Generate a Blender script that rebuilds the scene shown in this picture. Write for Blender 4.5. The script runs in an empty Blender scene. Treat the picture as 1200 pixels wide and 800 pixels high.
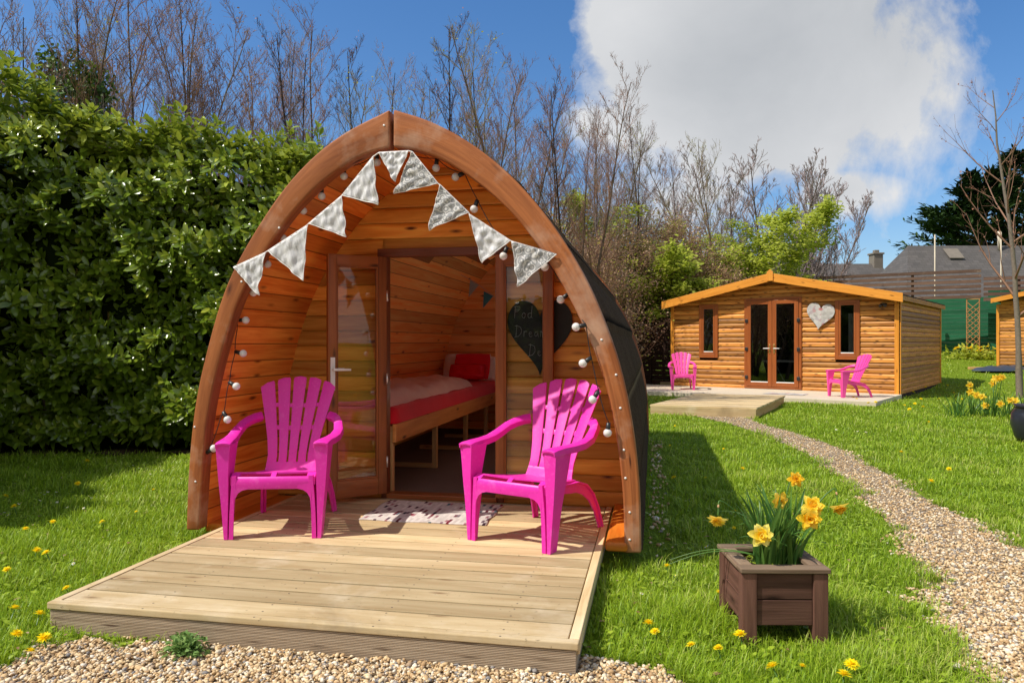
import bpy, bmesh, math, random
import numpy as np
from mathutils import Vector, Matrix
random.seed(7); RNG = np.random.default_rng(11)
scene = bpy.context.scene
C = scene.collection
PI = math.pi
F = 860.0; TH = math.radians(10.86); CH = 1.27
cs, sn = math.cos(TH), math.sin(TH)
def cam2w(lat, D, z=0.0): return Vector((lat*cs - D*sn, lat*sn + D*cs, z))
def w2cam(x, y): return (x*cs + y*sn, -x*sn + y*cs)
def terr(x, y):                      # the lawn rises gently at the far right
    lat, D = x*cs + y*sn, -x*sn + y*cs
    a = np.clip((lat-8.8)/4.0, 0, 1); a = a*a*(3-2*a)
    d = np.maximum(D-18.0, 0)
    return a*np.minimum(0.062*d*d/(d+1.5), 1.2)
def G(px, py, z=0.0):                # a point of the level z seen at that spot of the photo
    D = (CH-z)*F/(py-400.0)
    return cam2w((px-600)/F*D, D, z)
def GT(px, py):                      # the same on the rising lawn
    z = 0.0
    for _ in range(60): p = G(px, py, z); z = 0.5*z + 0.5*float(terr(p.x, p.y))
    return G(px, py, z)
def PY(px, py, Y):                   # a point of the upright plane y = Y
    k = (px-600)/F
    dx, dy = -sn + k*cs, cs + k*sn
    t = Y/dy
    return Vector((dx*t, Y, CH + (400-py)/F*t))
def PD(px, py, D): return cam2w((px-600)/F*D, D, CH+(400-py)/F*D)

# ------------------------------------------------------------ objects
def tag(o, label=None, cat=None, group=None, kind=None):
    if label: o['label'] = label
    if cat: o['category'] = cat
    if group: o['group'] = group
    if kind: o['kind'] = kind
    return o
def thing(name, label, cat, loc=(0,0,0), rz=0.0, group=None):
    o = bpy.data.objects.new(name, None); C.objects.link(o)
    o.empty_display_size = 0.1
    o.location = loc; o.rotation_euler = (0, 0, rz)
    return tag(o, label, cat, group)
def copy_tree(o, parent=None):
    c = o.copy(); C.objects.link(c)
    if parent: c.parent = parent
    for ch in list(o.children): copy_tree(ch, c)
    return c
def link(name, me, parent=None, mats=(), loc=None):
    o = bpy.data.objects.new(name, me); C.objects.link(o)
    for m in mats: me.materials.append(m)
    if parent: o.parent = parent
    if loc is not None: o.location = loc
    return o
def bevel(o, w=0.004, seg=2, ang=35):
    m = o.modifiers.new('bevel', 'BEVEL'); m.width = w; m.segments = seg; m.limit_method = 'ANGLE'; m.angle_limit = math.radians(ang)
    return o
class MB:
    def __init__(s): s.v=[]; s.f=[]; s.uv=[]; s.r=[]; s.m=[]; s.sm=[]
    def face(s, idx, uvs=None, r=0.5, m=0, sm=False):
        s.f.append(list(idx)); s.uv.append(uvs if uvs else [(0,0)]*len(idx)); s.r.append(r); s.m.append(m); s.sm.append(sm)
    def box(s, a, b, M=None, m=0, r=None, grain=None):
        a = Vector(a); b = Vector(b)
        lo = Vector([min(a[i],b[i]) for i in range(3)]); hi = Vector([max(a[i],b[i]) for i in range(3)])
        d = hi-lo; g = grain if grain is not None else max(range(3), key=lambda i: d[i])
        r = random.random() if r is None else r
        off = r*37.0; n = len(s.v)
        P = [Vector((x,y,z)) for z in (lo.z,hi.z) for y in (lo.y,hi.y) for x in (lo.x,hi.x)]
        for p in P: s.v.append((M @ p) if M else p)
        for q, ax in (((0,2,3,1),2),((4,5,7,6),2),((0,1,5,4),1),((2,6,7,3),1),((0,4,6,2),0),((1,3,7,5),0)):
            o = [i for i in range(3) if i != ax]
            ua = g if g in o else o[0]; va = [i for i in o if i != ua][0]
            s.face([n+k for k in q], [(P[k][ua]+off, P[k][va]+off*3.1+ax*0.37) for k in q], r, m)
    def loft(s, rings, m=0, r=0.5, caps=True, closed=True, sm=True, off=None):
        n0 = len(s.v); k = len(rings[0]); off = r*31 if off is None else off
        L = 0; Ls=[0]
        for i in range(1, len(rings)):
            L += (Vector(rings[i][0])-Vector(rings[i-1][0])).length; Ls.append(L)
        per=[0]
        for j in range(1, k+1): per.append(per[-1]+(Vector(rings[0][j%k])-Vector(rings[0][j-1])).length)
        for rg in rings:
            for p in rg: s.v.append(Vector(p))
        for i in range(len(rings)-1):
            for j in range(k if closed else k-1):
                j2=(j+1)%k
                s.face([n0+i*k+j, n0+i*k+j2, n0+(i+1)*k+j2, n0+(i+1)*k+j],
                       [(Ls[i]+off,per[j]+off),(Ls[i]+off,per[j+1]+off),(Ls[i+1]+off,per[j+1]+off),(Ls[i+1]+off,per[j]+off)], r, m, sm)
        if caps and closed:
            s.face([n0+j for j in range(k)][::-1], None, r, m); e=n0+(len(rings)-1)*k
            s.face([e+j for j in range(k)], None, r, m)
    def tube(s, pts, rad, n=6, m=0, r=0.5, caps=True):
        pts=[Vector(p) for p in pts]; rings=[]
        up = Vector((0,0,1))
        for i,p in enumerate(pts):
            t = (pts[min(i+1,len(pts)-1)]-pts[max(i-1,0)]).normalized()
            a = t.cross(up)
            if a.length < 0.05: a = t.cross(Vector((1,0,0)))
            a.normalize(); b = t.cross(a)
            rr = rad[i] if isinstance(rad,(list,tuple)) else rad
            rings.append([p+(a*math.cos(2*PI*j/n)+b*math.sin(2*PI*j/n))*rr for j in range(n)])
        s.loft(rings, m, r, caps)
    def ball(s, c, rx, ry=None, rz=None, nu=14, nv=9, m=0, M=None, r=.5):
        ry = ry or rx; rz = rz or rx; c=Vector(c); rings=[]
        for i in range(nv+1):
            a = PI*i/nv; a=min(max(a,0.02),PI-0.02)
            rings.append([ (M@Vector((rx*math.sin(a)*math.cos(2*PI*j/nu), ry*math.sin(a)*math.sin(2*PI*j/nu), rz*math.cos(a))) if M else Vector((rx*math.sin(a)*math.cos(2*PI*j/nu), ry*math.sin(a)*math.sin(2*PI*j/nu), rz*math.cos(a))))+c for j in range(nu)])
        s.loft(rings, m, r)
    def grid(s, P, m=0, r=.5, uv=None, sm=True):           # P[i][j] points
        n0=len(s.v); a=len(P); b=len(P[0])
        for row in P:
            for p in row: s.v.append(Vector(p))
        for i in range(a-1):
            for j in range(b-1):
                q=[(i,j),(i,j+1),(i+1,j+1),(i+1,j)]
                s.face([n0+x*b+y for x,y in q],[uv[x][y] if uv else (x/(a-1),y/(b-1)) for x,y in q],r,m,sm)
    def build(s, name, mats, parent=None, loc=None, fix=True):
        if not isinstance(mats,(list,tuple)): mats=[mats]
        me = bpy.data.meshes.new(name)
        me.from_pydata([tuple(v) for v in s.v], [], s.f)
        me.uv_layers.new(name='UVMap')
        me.uv_layers[0].data.foreach_set('uv', [c for f in s.uv for u in f for c in u])
        at = me.attributes.new('rnd','FLOAT','FACE'); at.data.foreach_set('value', s.r)
        me.polygons.foreach_set('material_index', s.m)
        me.polygons.foreach_set('use_smooth', s.sm)
        if fix:
            bm = bmesh.new(); bm.from_mesh(me); bmesh.ops.recalc_face_normals(bm, faces=bm.faces); bm.to_mesh(me); bm.free()
        me.update()
        return link(name, me, parent, mats, loc)
def np_mesh(name, V, Fc, mats, parent=None, rnd=None, smooth=False, midx=None, uv=None):
    me = bpy.data.meshes.new(name); V=np.asarray(V,np.float32); Fc=np.asarray(Fc,np.int32); k=Fc.shape[1]
    me.vertices.add(len(V)); me.vertices.foreach_set('co', V.ravel())
    me.loops.add(Fc.size); me.loops.foreach_set('vertex_index', Fc.ravel())
    me.polygons.add(len(Fc)); me.polygons.foreach_set('loop_start', np.arange(0,Fc.size,k,dtype=np.int32))
    me.polygons.foreach_set('loop_total', np.full(len(Fc),k,np.int32))
    if smooth: me.polygons.foreach_set('use_smooth', np.ones(len(Fc),bool))
    if midx is not None: me.polygons.foreach_set('material_index', np.asarray(midx,np.int32))
    if rnd is not None:
        at=me.attributes.new('rnd','FLOAT','POINT'); at.data.foreach_set('value', np.asarray(rnd,np.float32))
    if uv is not None:
        at=me.attributes.new('tpos','FLOAT','POINT'); at.data.foreach_set('value', np.asarray(uv,np.float32))
    me.update(calc_edges=True)
    return link(name, me, parent, mats if isinstance(mats,(list,tuple)) else [mats])
def scatter(tv, tf, Rm, T, rnd):       # template verts/faces, N rotations*scale, N positions
    tv=np.asarray(tv,float); tf=np.asarray(tf,int); N=len(T)
    V=np.einsum('nij,kj->nki',Rm,tv)+T[:,None,:]
    Fc=tf[None]+(np.arange(N)*len(tv))[:,None,None]
    return V.reshape(-1,3), Fc.reshape(-1,tf.shape[1]), np.repeat(rnd,len(tv))
def merge(parts):
    Vs=[];Fs=[];Rs=[];n=0
    for V,Fc,r in parts: Vs.append(V);Fs.append(Fc+n);Rs.append(r);n+=len(V)
    return np.concatenate(Vs),np.concatenate(Fs),np.concatenate(Rs)
def frames(fwd, up, scale):            # columns: side, fwd, normal
    fwd=fwd/np.linalg.norm(fwd,axis=1,keepdims=True)
    side=np.cross(fwd,up); side/= (np.linalg.norm(side,axis=1,keepdims=True)+1e-9)
    nor=np.cross(side,fwd)
    return np.stack([side,fwd,nor],axis=2)*scale[:,None,None] if scale.ndim==1 else np.stack([side*scale[:,:1],fwd*scale[:,1:2],nor*scale[:,2:3]],axis=2)

# ------------------------------------------------------------ materials
def lin(h):
    h=h.lstrip('#'); r=[int(h[i:i+2],16)/255 for i in (0,2,4)]
    return tuple((c/12.92 if c<=.04045 else ((c+.055)/1.055)**2.4) for c in r)+(1,)
class NT:
    def __init__(s, name):
        s.mat=bpy.data.materials.new(name); s.mat.use_nodes=True; s.t=s.mat.node_tree; s.t.nodes.clear()
        s.out=s.n('ShaderNodeOutputMaterial')
    def n(s, typ, **kw):
        nd=s.t.nodes.new(typ)
        for k,v in kw.items():
            setattr(nd,k,v)
        return nd
    def l(s,a,b): s.t.links.new(a,b)
    def math(s,op,a,b=None,c=None,clamp=False):
        nd=s.n('ShaderNodeMath',operation=op); nd.use_clamp=clamp
        for i,x in enumerate((a,b,c)):
            if x is None: continue
            if hasattr(x,'is_linked') or hasattr(x,'node'): s.l(x,nd.inputs[i])
            else: nd.inputs[i].default_value=x
        return nd.outputs[0]
    def mix(s,f,a,b,blend='MIX'):
        nd=s.n('ShaderNodeMix',data_type='RGBA',blend_type=blend)
        for i,x in ((0,f),(6,a),(7,b)):
            if hasattr(x,'node'): s.l(x,nd.inputs[i])
            elif i==0: nd.inputs[0].default_value=x
            else: nd.inputs[i].default_value=x if len(x)==4 else (*x,1)
        return nd.outputs[2]
    def ramp(s,f,stops):
        nd=s.n('ShaderNodeValToRGB'); e=nd.color_ramp.elements
        while len(e)<len(stops): e.new(0.5)
        for i,(p,c) in enumerate(stops):
            e[i].position=p; e[i].color=c if len(c)==4 else (*c,1)
        s.l(f,nd.inputs[0]); return nd.outputs[0]
    def noise(s,vec,scale,detail=3,rough=.5,dist=0.0):
        nd=s.n('ShaderNodeTexNoise'); nd.inputs['Scale'].default_value=scale; nd.inputs['Detail'].default_value=detail
        nd.inputs['Roughness'].default_value=rough; nd.inputs['Distortion'].default_value=dist
        if vec is not None: s.l(vec,nd.inputs['Vector'])
        return nd.outputs['Fac']
    def comb(s,x,y,z=0.0):
        nd=s.n('ShaderNodeCombineXYZ')
        for i,v in enumerate((x,y,z)):
            if hasattr(v,'node'): s.l(v,nd.inputs[i])
            else: nd.inputs[i].default_value=v
        return nd.outputs[0]
    def sep(s,v):
        nd=s.n('ShaderNodeSeparateXYZ'); s.l(v,nd.inputs[0]); return nd.outputs
    def attr(s,name): 
        nd=s.n('ShaderNodeAttribute',attribute_name=name); return nd.outputs['Fac']
    def tex(s,which='Object'): return s.n('ShaderNodeTexCoord').outputs[which]
    def bsdf(s,color,rough=.6,bump=None,bstr=.3,bdist=.01,spec=.5,metal=0,trans=None,sheen=0,coat=0):
        p=s.n('ShaderNodeBsdfPrincipled')
        for k,v in (('Base Color',color),('Roughness',rough)):
            if hasattr(v,'node'): s.l(v,p.inputs[k])
            else: p.inputs[k].default_value=v
        p.inputs['Specular IOR Level'].default_value=spec; p.inputs['Metallic'].default_value=metal
        p.inputs['Coat Weight'].default_value=coat
        if sheen: p.inputs['Sheen Weight'].default_value=sheen
        if bump is not None:
            b=s.n('ShaderNodeBump'); b.inputs['Strength'].default_value=bstr; b.inputs['Distance'].default_value=bdist
            s.l(bump,b.inputs['Height']); s.l(b.outputs[0],p.inputs['Normal'])
        sh=p.outputs[0]
        if trans is not None:
            t=s.n('ShaderNodeBsdfTranslucent')
            col,f=trans
            if hasattr(col,'node'): s.l(col,t.inputs[0])
            else: t.inputs[0].default_value=col
            mx=s.n('ShaderNodeMixShader'); mx.inputs[0].default_value=f; s.l(sh,mx.inputs[1]); s.l(t.outputs[0],mx.inputs[2]); sh=mx.outputs[0]
        s.l(sh,s.out.inputs[0]); s.p=p
        return s.mat
def wood(name, dark, light, knot, board=0.0, rough=.55, grain=1.0, knots=.5, tint=.25, weather=None, spec=.4, groove=.05, gbump=.25, coat=0,dots=None,contrast=2.4):
    t=NT(name); u,v,_=t.sep(t.n('ShaderNodeUVMap').outputs[0])
    r=t.attr('rnd')
    if board:
        q=t.math('DIVIDE',v,board); idx=t.math('FLOOR',q); fr=t.math('FRACT',q)
        wn=t.n('ShaderNodeTexWhiteNoise',noise_dimensions='1D'); t.l(idx,wn.inputs['W']); rb=wn.outputs['Value']
        uu=t.math('ADD',u,t.math('MULTIPLY',rb,23.0))
    else: rb=r; uu=u
    g1=t.noise(t.comb(t.math('MULTIPLY',uu,1.6),t.math('MULTIPLY',v,26*grain),r),1.0,4,.6,.6)
    g2=t.noise(t.comb(t.math('MULTIPLY',uu,7),t.math('MULTIPLY',v,150*grain),3.0),1.0,2,.6)
    vo=t.n('ShaderNodeTexVoronoi',voronoi_dimensions='2D'); t.l(t.comb(t.math('MULTIPLY',uu,3.2),t.math('MULTIPLY',v,11)),vo.inputs['Vector']); vo.inputs['Scale'].default_value=1
    vo.inputs['Randomness'].default_value=.9
    pick=t.math('GREATER_THAN',t.sep(vo.outputs['Color'])[0],1-knots)
    dd=vo.outputs['Distance']
    pick=t.math('MULTIPLY',pick,t.math('ADD',.35,t.math('MULTIPLY',t.sep(vo.outputs['Color'])[1],.65)))
    kn=t.math('MULTIPLY',pick,t.math('SUBTRACT',1,t.math('SMOOTHSTEP',dd,.07,.16) if False else t.math('MULTIPLY',dd,5.2,None,True),None,True))
    col=t.mix(t.math('MULTIPLY',t.math('SUBTRACT',g1,.3),contrast,None,True),dark,light)
    col=t.mix(t.math('MULTIPLY',g2,.35),col,dark)
    tn=t.math('MULTIPLY',t.math('SUBTRACT',rb,.5),tint*2); tn=t.math('ADD',tn,1.0)
    col=t.mix(1.0,col,t.comb(tn,tn,tn),'MULTIPLY')
    if weather:
        w=t.noise(t.tex(),2.3,5,.65); w=t.math('MULTIPLY',t.math('SUBTRACT',w,weather[1]),4,None,True)
        col=t.mix(t.math('MULTIPLY',w,weather[2]),col,weather[0])
    col=t.mix(t.math('MULTIPLY',kn,1.5,None,True),col,knot)
    if dots:
        ox,oy,_z=t.sep(t.tex()); x0,dx,y0,dy=dots
        fx=t.math('ABSOLUTE',t.math('SUBTRACT',t.math('FRACT',t.math('DIVIDE',t.math('SUBTRACT',ox,x0),dx)),.5)); fx=t.math('MULTIPLY',fx,dx)
        fy=t.math('ABSOLUTE',t.math('SUBTRACT',t.math('FRACT',t.math('DIVIDE',t.math('SUBTRACT',oy,y0),dy)),.5)); fy=t.math('ABSOLUTE',t.math('SUBTRACT',t.math('MULTIPLY',fy,dy),dy*.27))
        dd2=t.math('SQRT',t.math('ADD',t.math('MULTIPLY',fx,fx),t.math('MULTIPLY',fy,fy)))
        col=t.mix(t.math('LESS_THAN',dd2,.0045),col,lin('#5a5048'))
        st=t.noise(t.tex(),1.3,5,.7,.5); col=t.mix(t.math('MULTIPLY',t.math('SUBTRACT',st,.56),5,None,True),col,t.mix(.45,col,lin('#6e5c44')))
        st2=t.noise(t.tex(),38,3,.6); col=t.mix(t.math('MULTIPLY',t.math('SUBTRACT',st2,.66),9,None,True),col,lin('#5c4c38'))
    h=t.math('ADD',t.math('MULTIPLY',g1,.5),t.math('MULTIPLY',g2,.5))
    if board:
        e=t.math('MINIMUM',fr,t.math('SUBTRACT',1,fr)); ed=t.math('DIVIDE',e,groove,None,True)
        col=t.mix(ed,[c*.18 for c in dark[:3]]+[1],col); h=t.math('ADD',t.math('MULTIPLY',h,.12),t.math('MULTIPLY',ed,1.6))
    m=t.bsdf(col,rough,h,gbump,.008,spec=spec,coat=coat); return m
def plain(name,c,rough=.5,spec=.5,metal=0,var=.12,scale=6,bump=.1,coat=0):
    t=NT(name); nz=t.noise(t.tex(),scale,4,.6)
    c=c if len(c)==4 else (*c,1)
    col=t.mix(nz,[max(0,x*(1-var)) for x in c[:3]]+[1],[x*(1+var) for x in c[:3]]+[1])
    return t.bsdf(col,rough,t.noise(t.tex(),scale*12,3),bump,.003,spec=spec,metal=metal,coat=coat)
def leafmat(name,a,b,c,rough=.4,tr=.3,spec=.5,back=None):
    t=NT(name); r=t.attr('rnd'); nz=t.noise(t.tex(),1.1,3)
    f=t.math('ADD',t.math('MULTIPLY',r,.7),t.math('MULTIPLY',nz,.4),None,True)
    col=t.ramp(f,[(0.05,a),(.5,b),(.95,c)])
    tc=t.mix(.5,col,(col_mul(c,1.3)))
    return t.bsdf(col,rough,spec=spec,trans=(tc,tr))
def col_mul(c,k): return tuple(min(1,x*k) for x in c[:3])+(1,)
M={}
M['arch']=wood('arch_timber',lin('#824826'),lin('#bc7442'),lin('#4a2414'),0,.6,.8,.22,.12,(lin('#c9a890'),.50,.8),spec=.25)
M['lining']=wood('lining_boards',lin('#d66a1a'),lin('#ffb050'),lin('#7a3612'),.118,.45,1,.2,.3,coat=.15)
M['inner']=wood('brightened_inner_lining',lin('#f08c32'),lin('#ffcc78'),lin('#8a3c16'),.118,.45,1,.16,.3,coat=.15)  # brighter copy of the lining: missing interior light put into the colour
M['backwall']=wood('rear_wall_boards',lin('#f09644'),lin('#ffd290'),lin('#4a1c08'),0,.45,1,.5,.22)
M['lining_edge']=wood('orange_floor_timber',lin('#b86014'),lin('#e08c30'),lin('#4a1c08'),0,.5,.8,.3,.1)
M['facade']=wood('facade_boards',lin('#c97a20'),lin('#f8bf58'),lin('#5a2a0c'),0,.5,.7,.32,.4)
M['stain']=wood('stained_joinery',lin('#7c431c'),lin('#a9632c'),lin('#47240f'),0,.45,1,.12,.15,coat=.15)
M['stain_dark']=wood('dark_joinery',lin('#6e3a1e'),lin('#8d5030'),lin('#3a1c0e'),0,.45,1,.12,.15,coat=.1)
M['deck']=wood('decking_timber',lin('#b49a70'),lin('#e4d1a8'),lin('#7d6244'),0,.8,.6,.10,.3,(lin('#e8dcc4'),.55,.5),spec=.2,dots=(-2.4,.52,2.815,.1485),contrast=1.8)
M['ribbed']=wood('ribbed_timber',lin('#a8927a'),lin('#cfbca2'),lin('#665040'),0,.8,1,.3,.15,spec=.2)
M['softwood']=wood('bare_softwood',lin('#b0814a'),lin('#dcb47c'),lin('#6b3f1c'),0,.6,.8,.3,.1)
M['bedboard']=wood('bed_board',lin('#c47a3a'),lin('#eaa860'),lin('#5b2c10'),0,.5,.8,.3,.1)
M['cabin']=wood('cabin_cladding',lin('#9c5c1e'),lin('#e8a650'),lin('#4d2608'),0,.55,.7,.9,.45)
M['cabin_trim']=wood('cabin_trim',lin('#d08426'),lin('#efa440'),lin('#7a430e'),0,.5,.8,.45,.1)
M['cabin_side']=wood('cabin_side',lin('#a0601e'),lin('#d49440'),lin('#55300a'),0,.55,.7,.8,.4)
M['upvc']=wood('brown_frame',lin('#8e4c26'),lin('#a9612f'),lin('#7c4020'),0,.35,1,.0,.03,coat=.25)
M['planter']=wood('planter_timber',lin('#4d342a'),lin('#765448'),lin('#2c1b14'),0,.8,1,.2,.25,(lin('#8f8268'),.62,.35),spec=.2)
M['planter_rim']=wood('planter_rim',lin('#6b5646'),lin('#93806b'),lin('#3c2b20'),0,.85,1,.2,.2,(lin('#8b9060'),.55,.6),spec=.15)
M['fence_dark']=wood('dark_fence',lin('#2c1d17'),lin('#463026'),lin('#1a100c'),0,.8,1,.1,.25,spec=.2)
M['slats']=wood('brown_slats',lin('#544036'),lin('#84695a'),lin('#3a2820'),0,.8,1,.1,.25,(lin('#a79a86'),.6,.6),spec=.2)
M['green']=wood('green_boards',lin('#1c5238'),lin('#2c7050'),lin('#184530'),0,.7,1,.1,.15,spec=.2)
M['trellis']=wood('trellis_wood',lin('#9a6a3c'),lin('#bf8f5a'),lin('#6a4424'),0,.7,1,.1,.1)
M['pink']=None
def pinkmat():
    t=NT('pink_resin'); nz=t.noise(t.tex(),3,3); n2=t.noise(t.tex(),60,4)
    col=t.mix(nz,lin('#e014a8'),lin('#f43abe'))
    col=t.mix(t.math('MULTIPLY',t.math('SUBTRACT',n2,.55),2,None,True),col,lin('#fb62cc'))
    n3=t.noise(t.tex(),5,6,.7,.4); n4=t.noise(t.tex(),24,5,.7); col=t.mix(t.math('MULTIPLY',t.math('SUBTRACT',n3,.56),3,None,True),col,lin('#f87fd2'))
    col=t.mix(t.math('MULTIPLY',t.math('SUBTRACT',n4,.64),4,None,True),col,lin('#b01884'))
    rr=t.math('ADD',.26,t.math('MULTIPLY',n3,.35))
    return t.bsdf(col,rr,t.noise(t.tex(),220,2),.08,.001,spec=.5,trans=(lin('#ff30c0'),.05))
M['pink']=pinkmat()
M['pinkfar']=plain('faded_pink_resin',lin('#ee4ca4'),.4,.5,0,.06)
def glass(name,boost=.06,tint=(1,1,1,1)):
    t=NT(name); fr=t.n('ShaderNodeFresnel'); fr.inputs[0].default_value=1.5
    g=t.n('ShaderNodeBsdfGlossy'); g.inputs['Roughness'].default_value=.01; tr=t.n('ShaderNodeBsdfTransparent'); tr.inputs[0].default_value=tint
    nz=t.noise(t.tex(),2.2,2); b=t.n('ShaderNodeBump'); b.inputs['Strength'].default_value=.12; b.inputs['Distance'].default_value=.004; t.l(nz,b.inputs['Height']); t.l(b.outputs[0],g.inputs['Normal'])
    mx=t.n('ShaderNodeMixShader'); t.l(t.math('ADD',t.math('MULTIPLY',fr.outputs[0],.95),boost,None,True),mx.inputs[0]); t.l(tr.outputs[0],mx.inputs[1]); t.l(g.outputs[0],mx.inputs[2]); t.l(mx.outputs[0],t.out.inputs[0]); return t.mat
M['glass']=glass('door_glass',.0); M['rglass']=glass('added_roof_window_glass',.0); M['wglass']=glass('window_glass',.08,(.75,.78,.78,1))
M['white']=plain('white_plastic',(.8,.8,.79),.35); M['chrome']=plain('brushed_metal',(.75,.74,.72),.3,.5,.9); M['brass']=plain('brass',(.8,.55,.2),.3,.5,.9)
M['black']=plain('black_plastic',(.02,.02,.02),.4); M['cable']=plain('cable_rubber',(.015,.014,.013),.6)
def bulbmat():
    t=NT('frosted_bulb'); return t.bsdf((.86,.85,.82,1),.25,spec=.6,trans=((.9,.9,.87,1),.25))
M['bulb']=bulbmat()
def cloth(name,a,b,scale=30,bump=.3,rough=.8,tr=.15,sheen=.2):
    t=NT(name); nz=t.noise(t.tex(),scale*.25,4); w=t.noise(t.tex(),scale*8,2)
    return t.bsdf(t.mix(nz,a,b),rough,t.math('ADD',nz,t.math('MULTIPLY',w,.3)),bump,.01,spec=.3,trans=(b,tr),sheen=sheen)
M['red']=cloth('red_sheet',lin('#ee1428'),lin('#ff2840')); M['duvet']=cloth('pink_duvet',lin('#f6c6bc'),lin('#ffe2d8')); M['pillow']=cloth('pale_pillow',lin('#f8ece8'),lin('#fffaf6'))
t=NT('red_satin'); M['redsatin']=t.bsdf(t.mix(t.noise(t.tex(),9,3),lin('#c80c24'),lin('#ff2c48')),.25,t.noise(t.tex(),14,4),.5,.02,metal=.5)
M['carpet']=plain('dark_carpet',lin('#7a675c'),.95,.1,0,.25,60,.5)
def satin():
    t=NT('silver_satin'); ox,oy,oz=t.sep(t.tex()); n1=t.noise(t.comb(t.math('ADD',t.math('MULTIPLY',ox,34),t.math('MULTIPLY',oz,9)),0.0,t.math('MULTIPLY',oz,7)),1.0,4,.55,.8); n2=t.noise(t.tex(),40,3,.6)
    col=t.mix(t.math('MULTIPLY',t.math('SUBTRACT',n1,.3),2.2,None,True),lin('#cccccf'),lin('#ffffff'))
    return t.bsdf(col,.5,t.math('ADD',n1,t.math('MULTIPLY',n2,.25)),.5,.02,metal=.05,trans=((.7,.7,.7,1),.25))
def lace():
    t=NT('white_lace'); vo=t.n('ShaderNodeTexVoronoi'); vo.inputs['Scale'].default_value=30; t.l(t.tex(),vo.inputs['Vector'])
    d=vo.outputs['Distance']; ring=t.math('LESS_THAN',t.math('ABSOLUTE',t.math('SUBTRACT',t.math('FRACT',t.math('MULTIPLY',d,2.6)),.5)),.17)
    n=t.noise(t.tex(),90,2); col=t.mix(ring,t.mix(n,lin('#9c9ea0'),lin('#bcbdbe')),lin('#f4f3f0'))
    return t.bsdf(col,.75,ring,.5,.004,spec=.2,trans=((.7,.7,.7,1),.3))
M['satin']=satin(); M['lace']=lace(); M['cord']=plain('white_tape',(.78,.76,.73),.8)
M['greyflag']=cloth('grey_cloth',lin('#8b9ca8'),lin('#aebcc4')); M['tealflag']=cloth('teal_cloth',lin('#2c6c84'),lin('#4a90a6'))
t=NT('chalkboard'); n=t.noise(t.tex(),5,5,.7); M['board']=t.bsdf(t.mix(n,(.008,.010,.009,1),(.030,.034,.030,1)),.6,spec=.3)
M['chalk']=plain('chalk',(.42,.43,.42),.95,.1,0,.3,60)
def felt():
    t=NT('bitumen_sheet'); ph=t.attr('rnd'); o=t.tex(); n=t.noise(o,3,5,.65); n2=t.noise(o,120,2)
    col=t.mix(n,lin('#33281f'),lin('#574638')); col=t.mix(t.math('MULTIPLY',t.math('SUBTRACT',n2,.5),1.5,None,True),col,lin('#7c6a58'))
    col=t.mix(t.math('MULTIPLY',t.math('SUBTRACT',ph,.86),9,None,True),col,lin('#120d0a')); col=t.mix(t.math('MULTIPLY',t.math('SUBTRACT',.10,ph),8,None,True),col,lin('#86735f'))  # overlap shading painted into the colour: dark band, then a pale one
    return t.bsdf(col,.9,n2,.5,.003,spec=.05)
M['felt']=felt()
def slate():
    t=NT('slate_roof'); u,v,_=t.sep(t.n('ShaderNodeUVMap').outputs[0]); br=t.n('ShaderNodeTexBrick'); t.l(t.comb(u,v),br.inputs['Vector'])
    br.inputs['Scale'].default_value=1; br.inputs['Brick Width'].default_value=.35; br.inputs['Row Height'].default_value=.22; br.inputs['Mortar Size'].default_value=.012
    br.inputs['Color1'].default_value=lin('#474648'); br.inputs['Color2'].default_value=lin('#5c595a'); br.inputs['Mortar'].default_value=lin('#3c3a3a')
    n=t.noise(t.tex(),.9,6,.7); col=t.mix(t.math('MULTIPLY',n,.6),br.outputs[0],lin('#6a645c')); return t.bsdf(col,.8,br.outputs['Fac'],-.3,.02,spec=.3)
M['slate']=slate(); M['render']=plain('rendered_wall',lin('#b9b2a4'),.9,.2,0,.1,1.5); M['stonechim']=plain('chimney_render',lin('#7e766c'),.9,.2,0,.2,4,.4)
M['concrete']=plain('pale_concrete',lin('#c9bda8'),.9,.2,0,.15,3,.3)
M['tarp']=plain('dark_blue_tarp',lin('#3a4350'),.4,.5,0,.2,3,.5); M['pot']=plain('dark_glazed_pot',lin('#2a2c33'),.3,.5,0,.2,8)
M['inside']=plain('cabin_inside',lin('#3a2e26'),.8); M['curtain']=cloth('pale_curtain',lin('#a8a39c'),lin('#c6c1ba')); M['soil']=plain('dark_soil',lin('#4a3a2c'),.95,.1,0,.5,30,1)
M['moss']=leafmat('moss_leaf',lin('#6d7d1e'),lin('#8fa82c'),lin('#b2c840'))
M['bark']=plain('grey_bark',lin('#6a5a50'),.9,.15,0,.35,14,.6); M['twig']=plain('reddish_twig',lin('#8f6e5a'),.8,.2,0,.3,5,.1); M['twigp']=plain('purple_grey_twig',lin('#9a8a8a'),.8,.2,0,.2,5)
M['twigd']=plain('dark_brown_twig',lin('#54423a'),.8,.2,0,.3,5,.1); M['twigo']=plain('olive_tan_twig',lin('#8c7e5c'),.8,.2,0,.3,5,.1); M['barkd']=plain('dark_wet_bark',lin('#3e322b'),.9,.15,0,.35,14,.6); M['barkr']=plain('speckled_bark',lin('#7f7468'),.9,.15,0,.5,22,.6)
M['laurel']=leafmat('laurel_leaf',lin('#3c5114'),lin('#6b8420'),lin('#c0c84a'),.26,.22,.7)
M['laurel_core']=plain('hedge_shade',lin('#1c260f'),1,.0); M['catkin']=leafmat('laurel_flower_spike',lin('#7d6a34'),lin('#9c8744'),lin('#b8a764'),.7)
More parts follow.
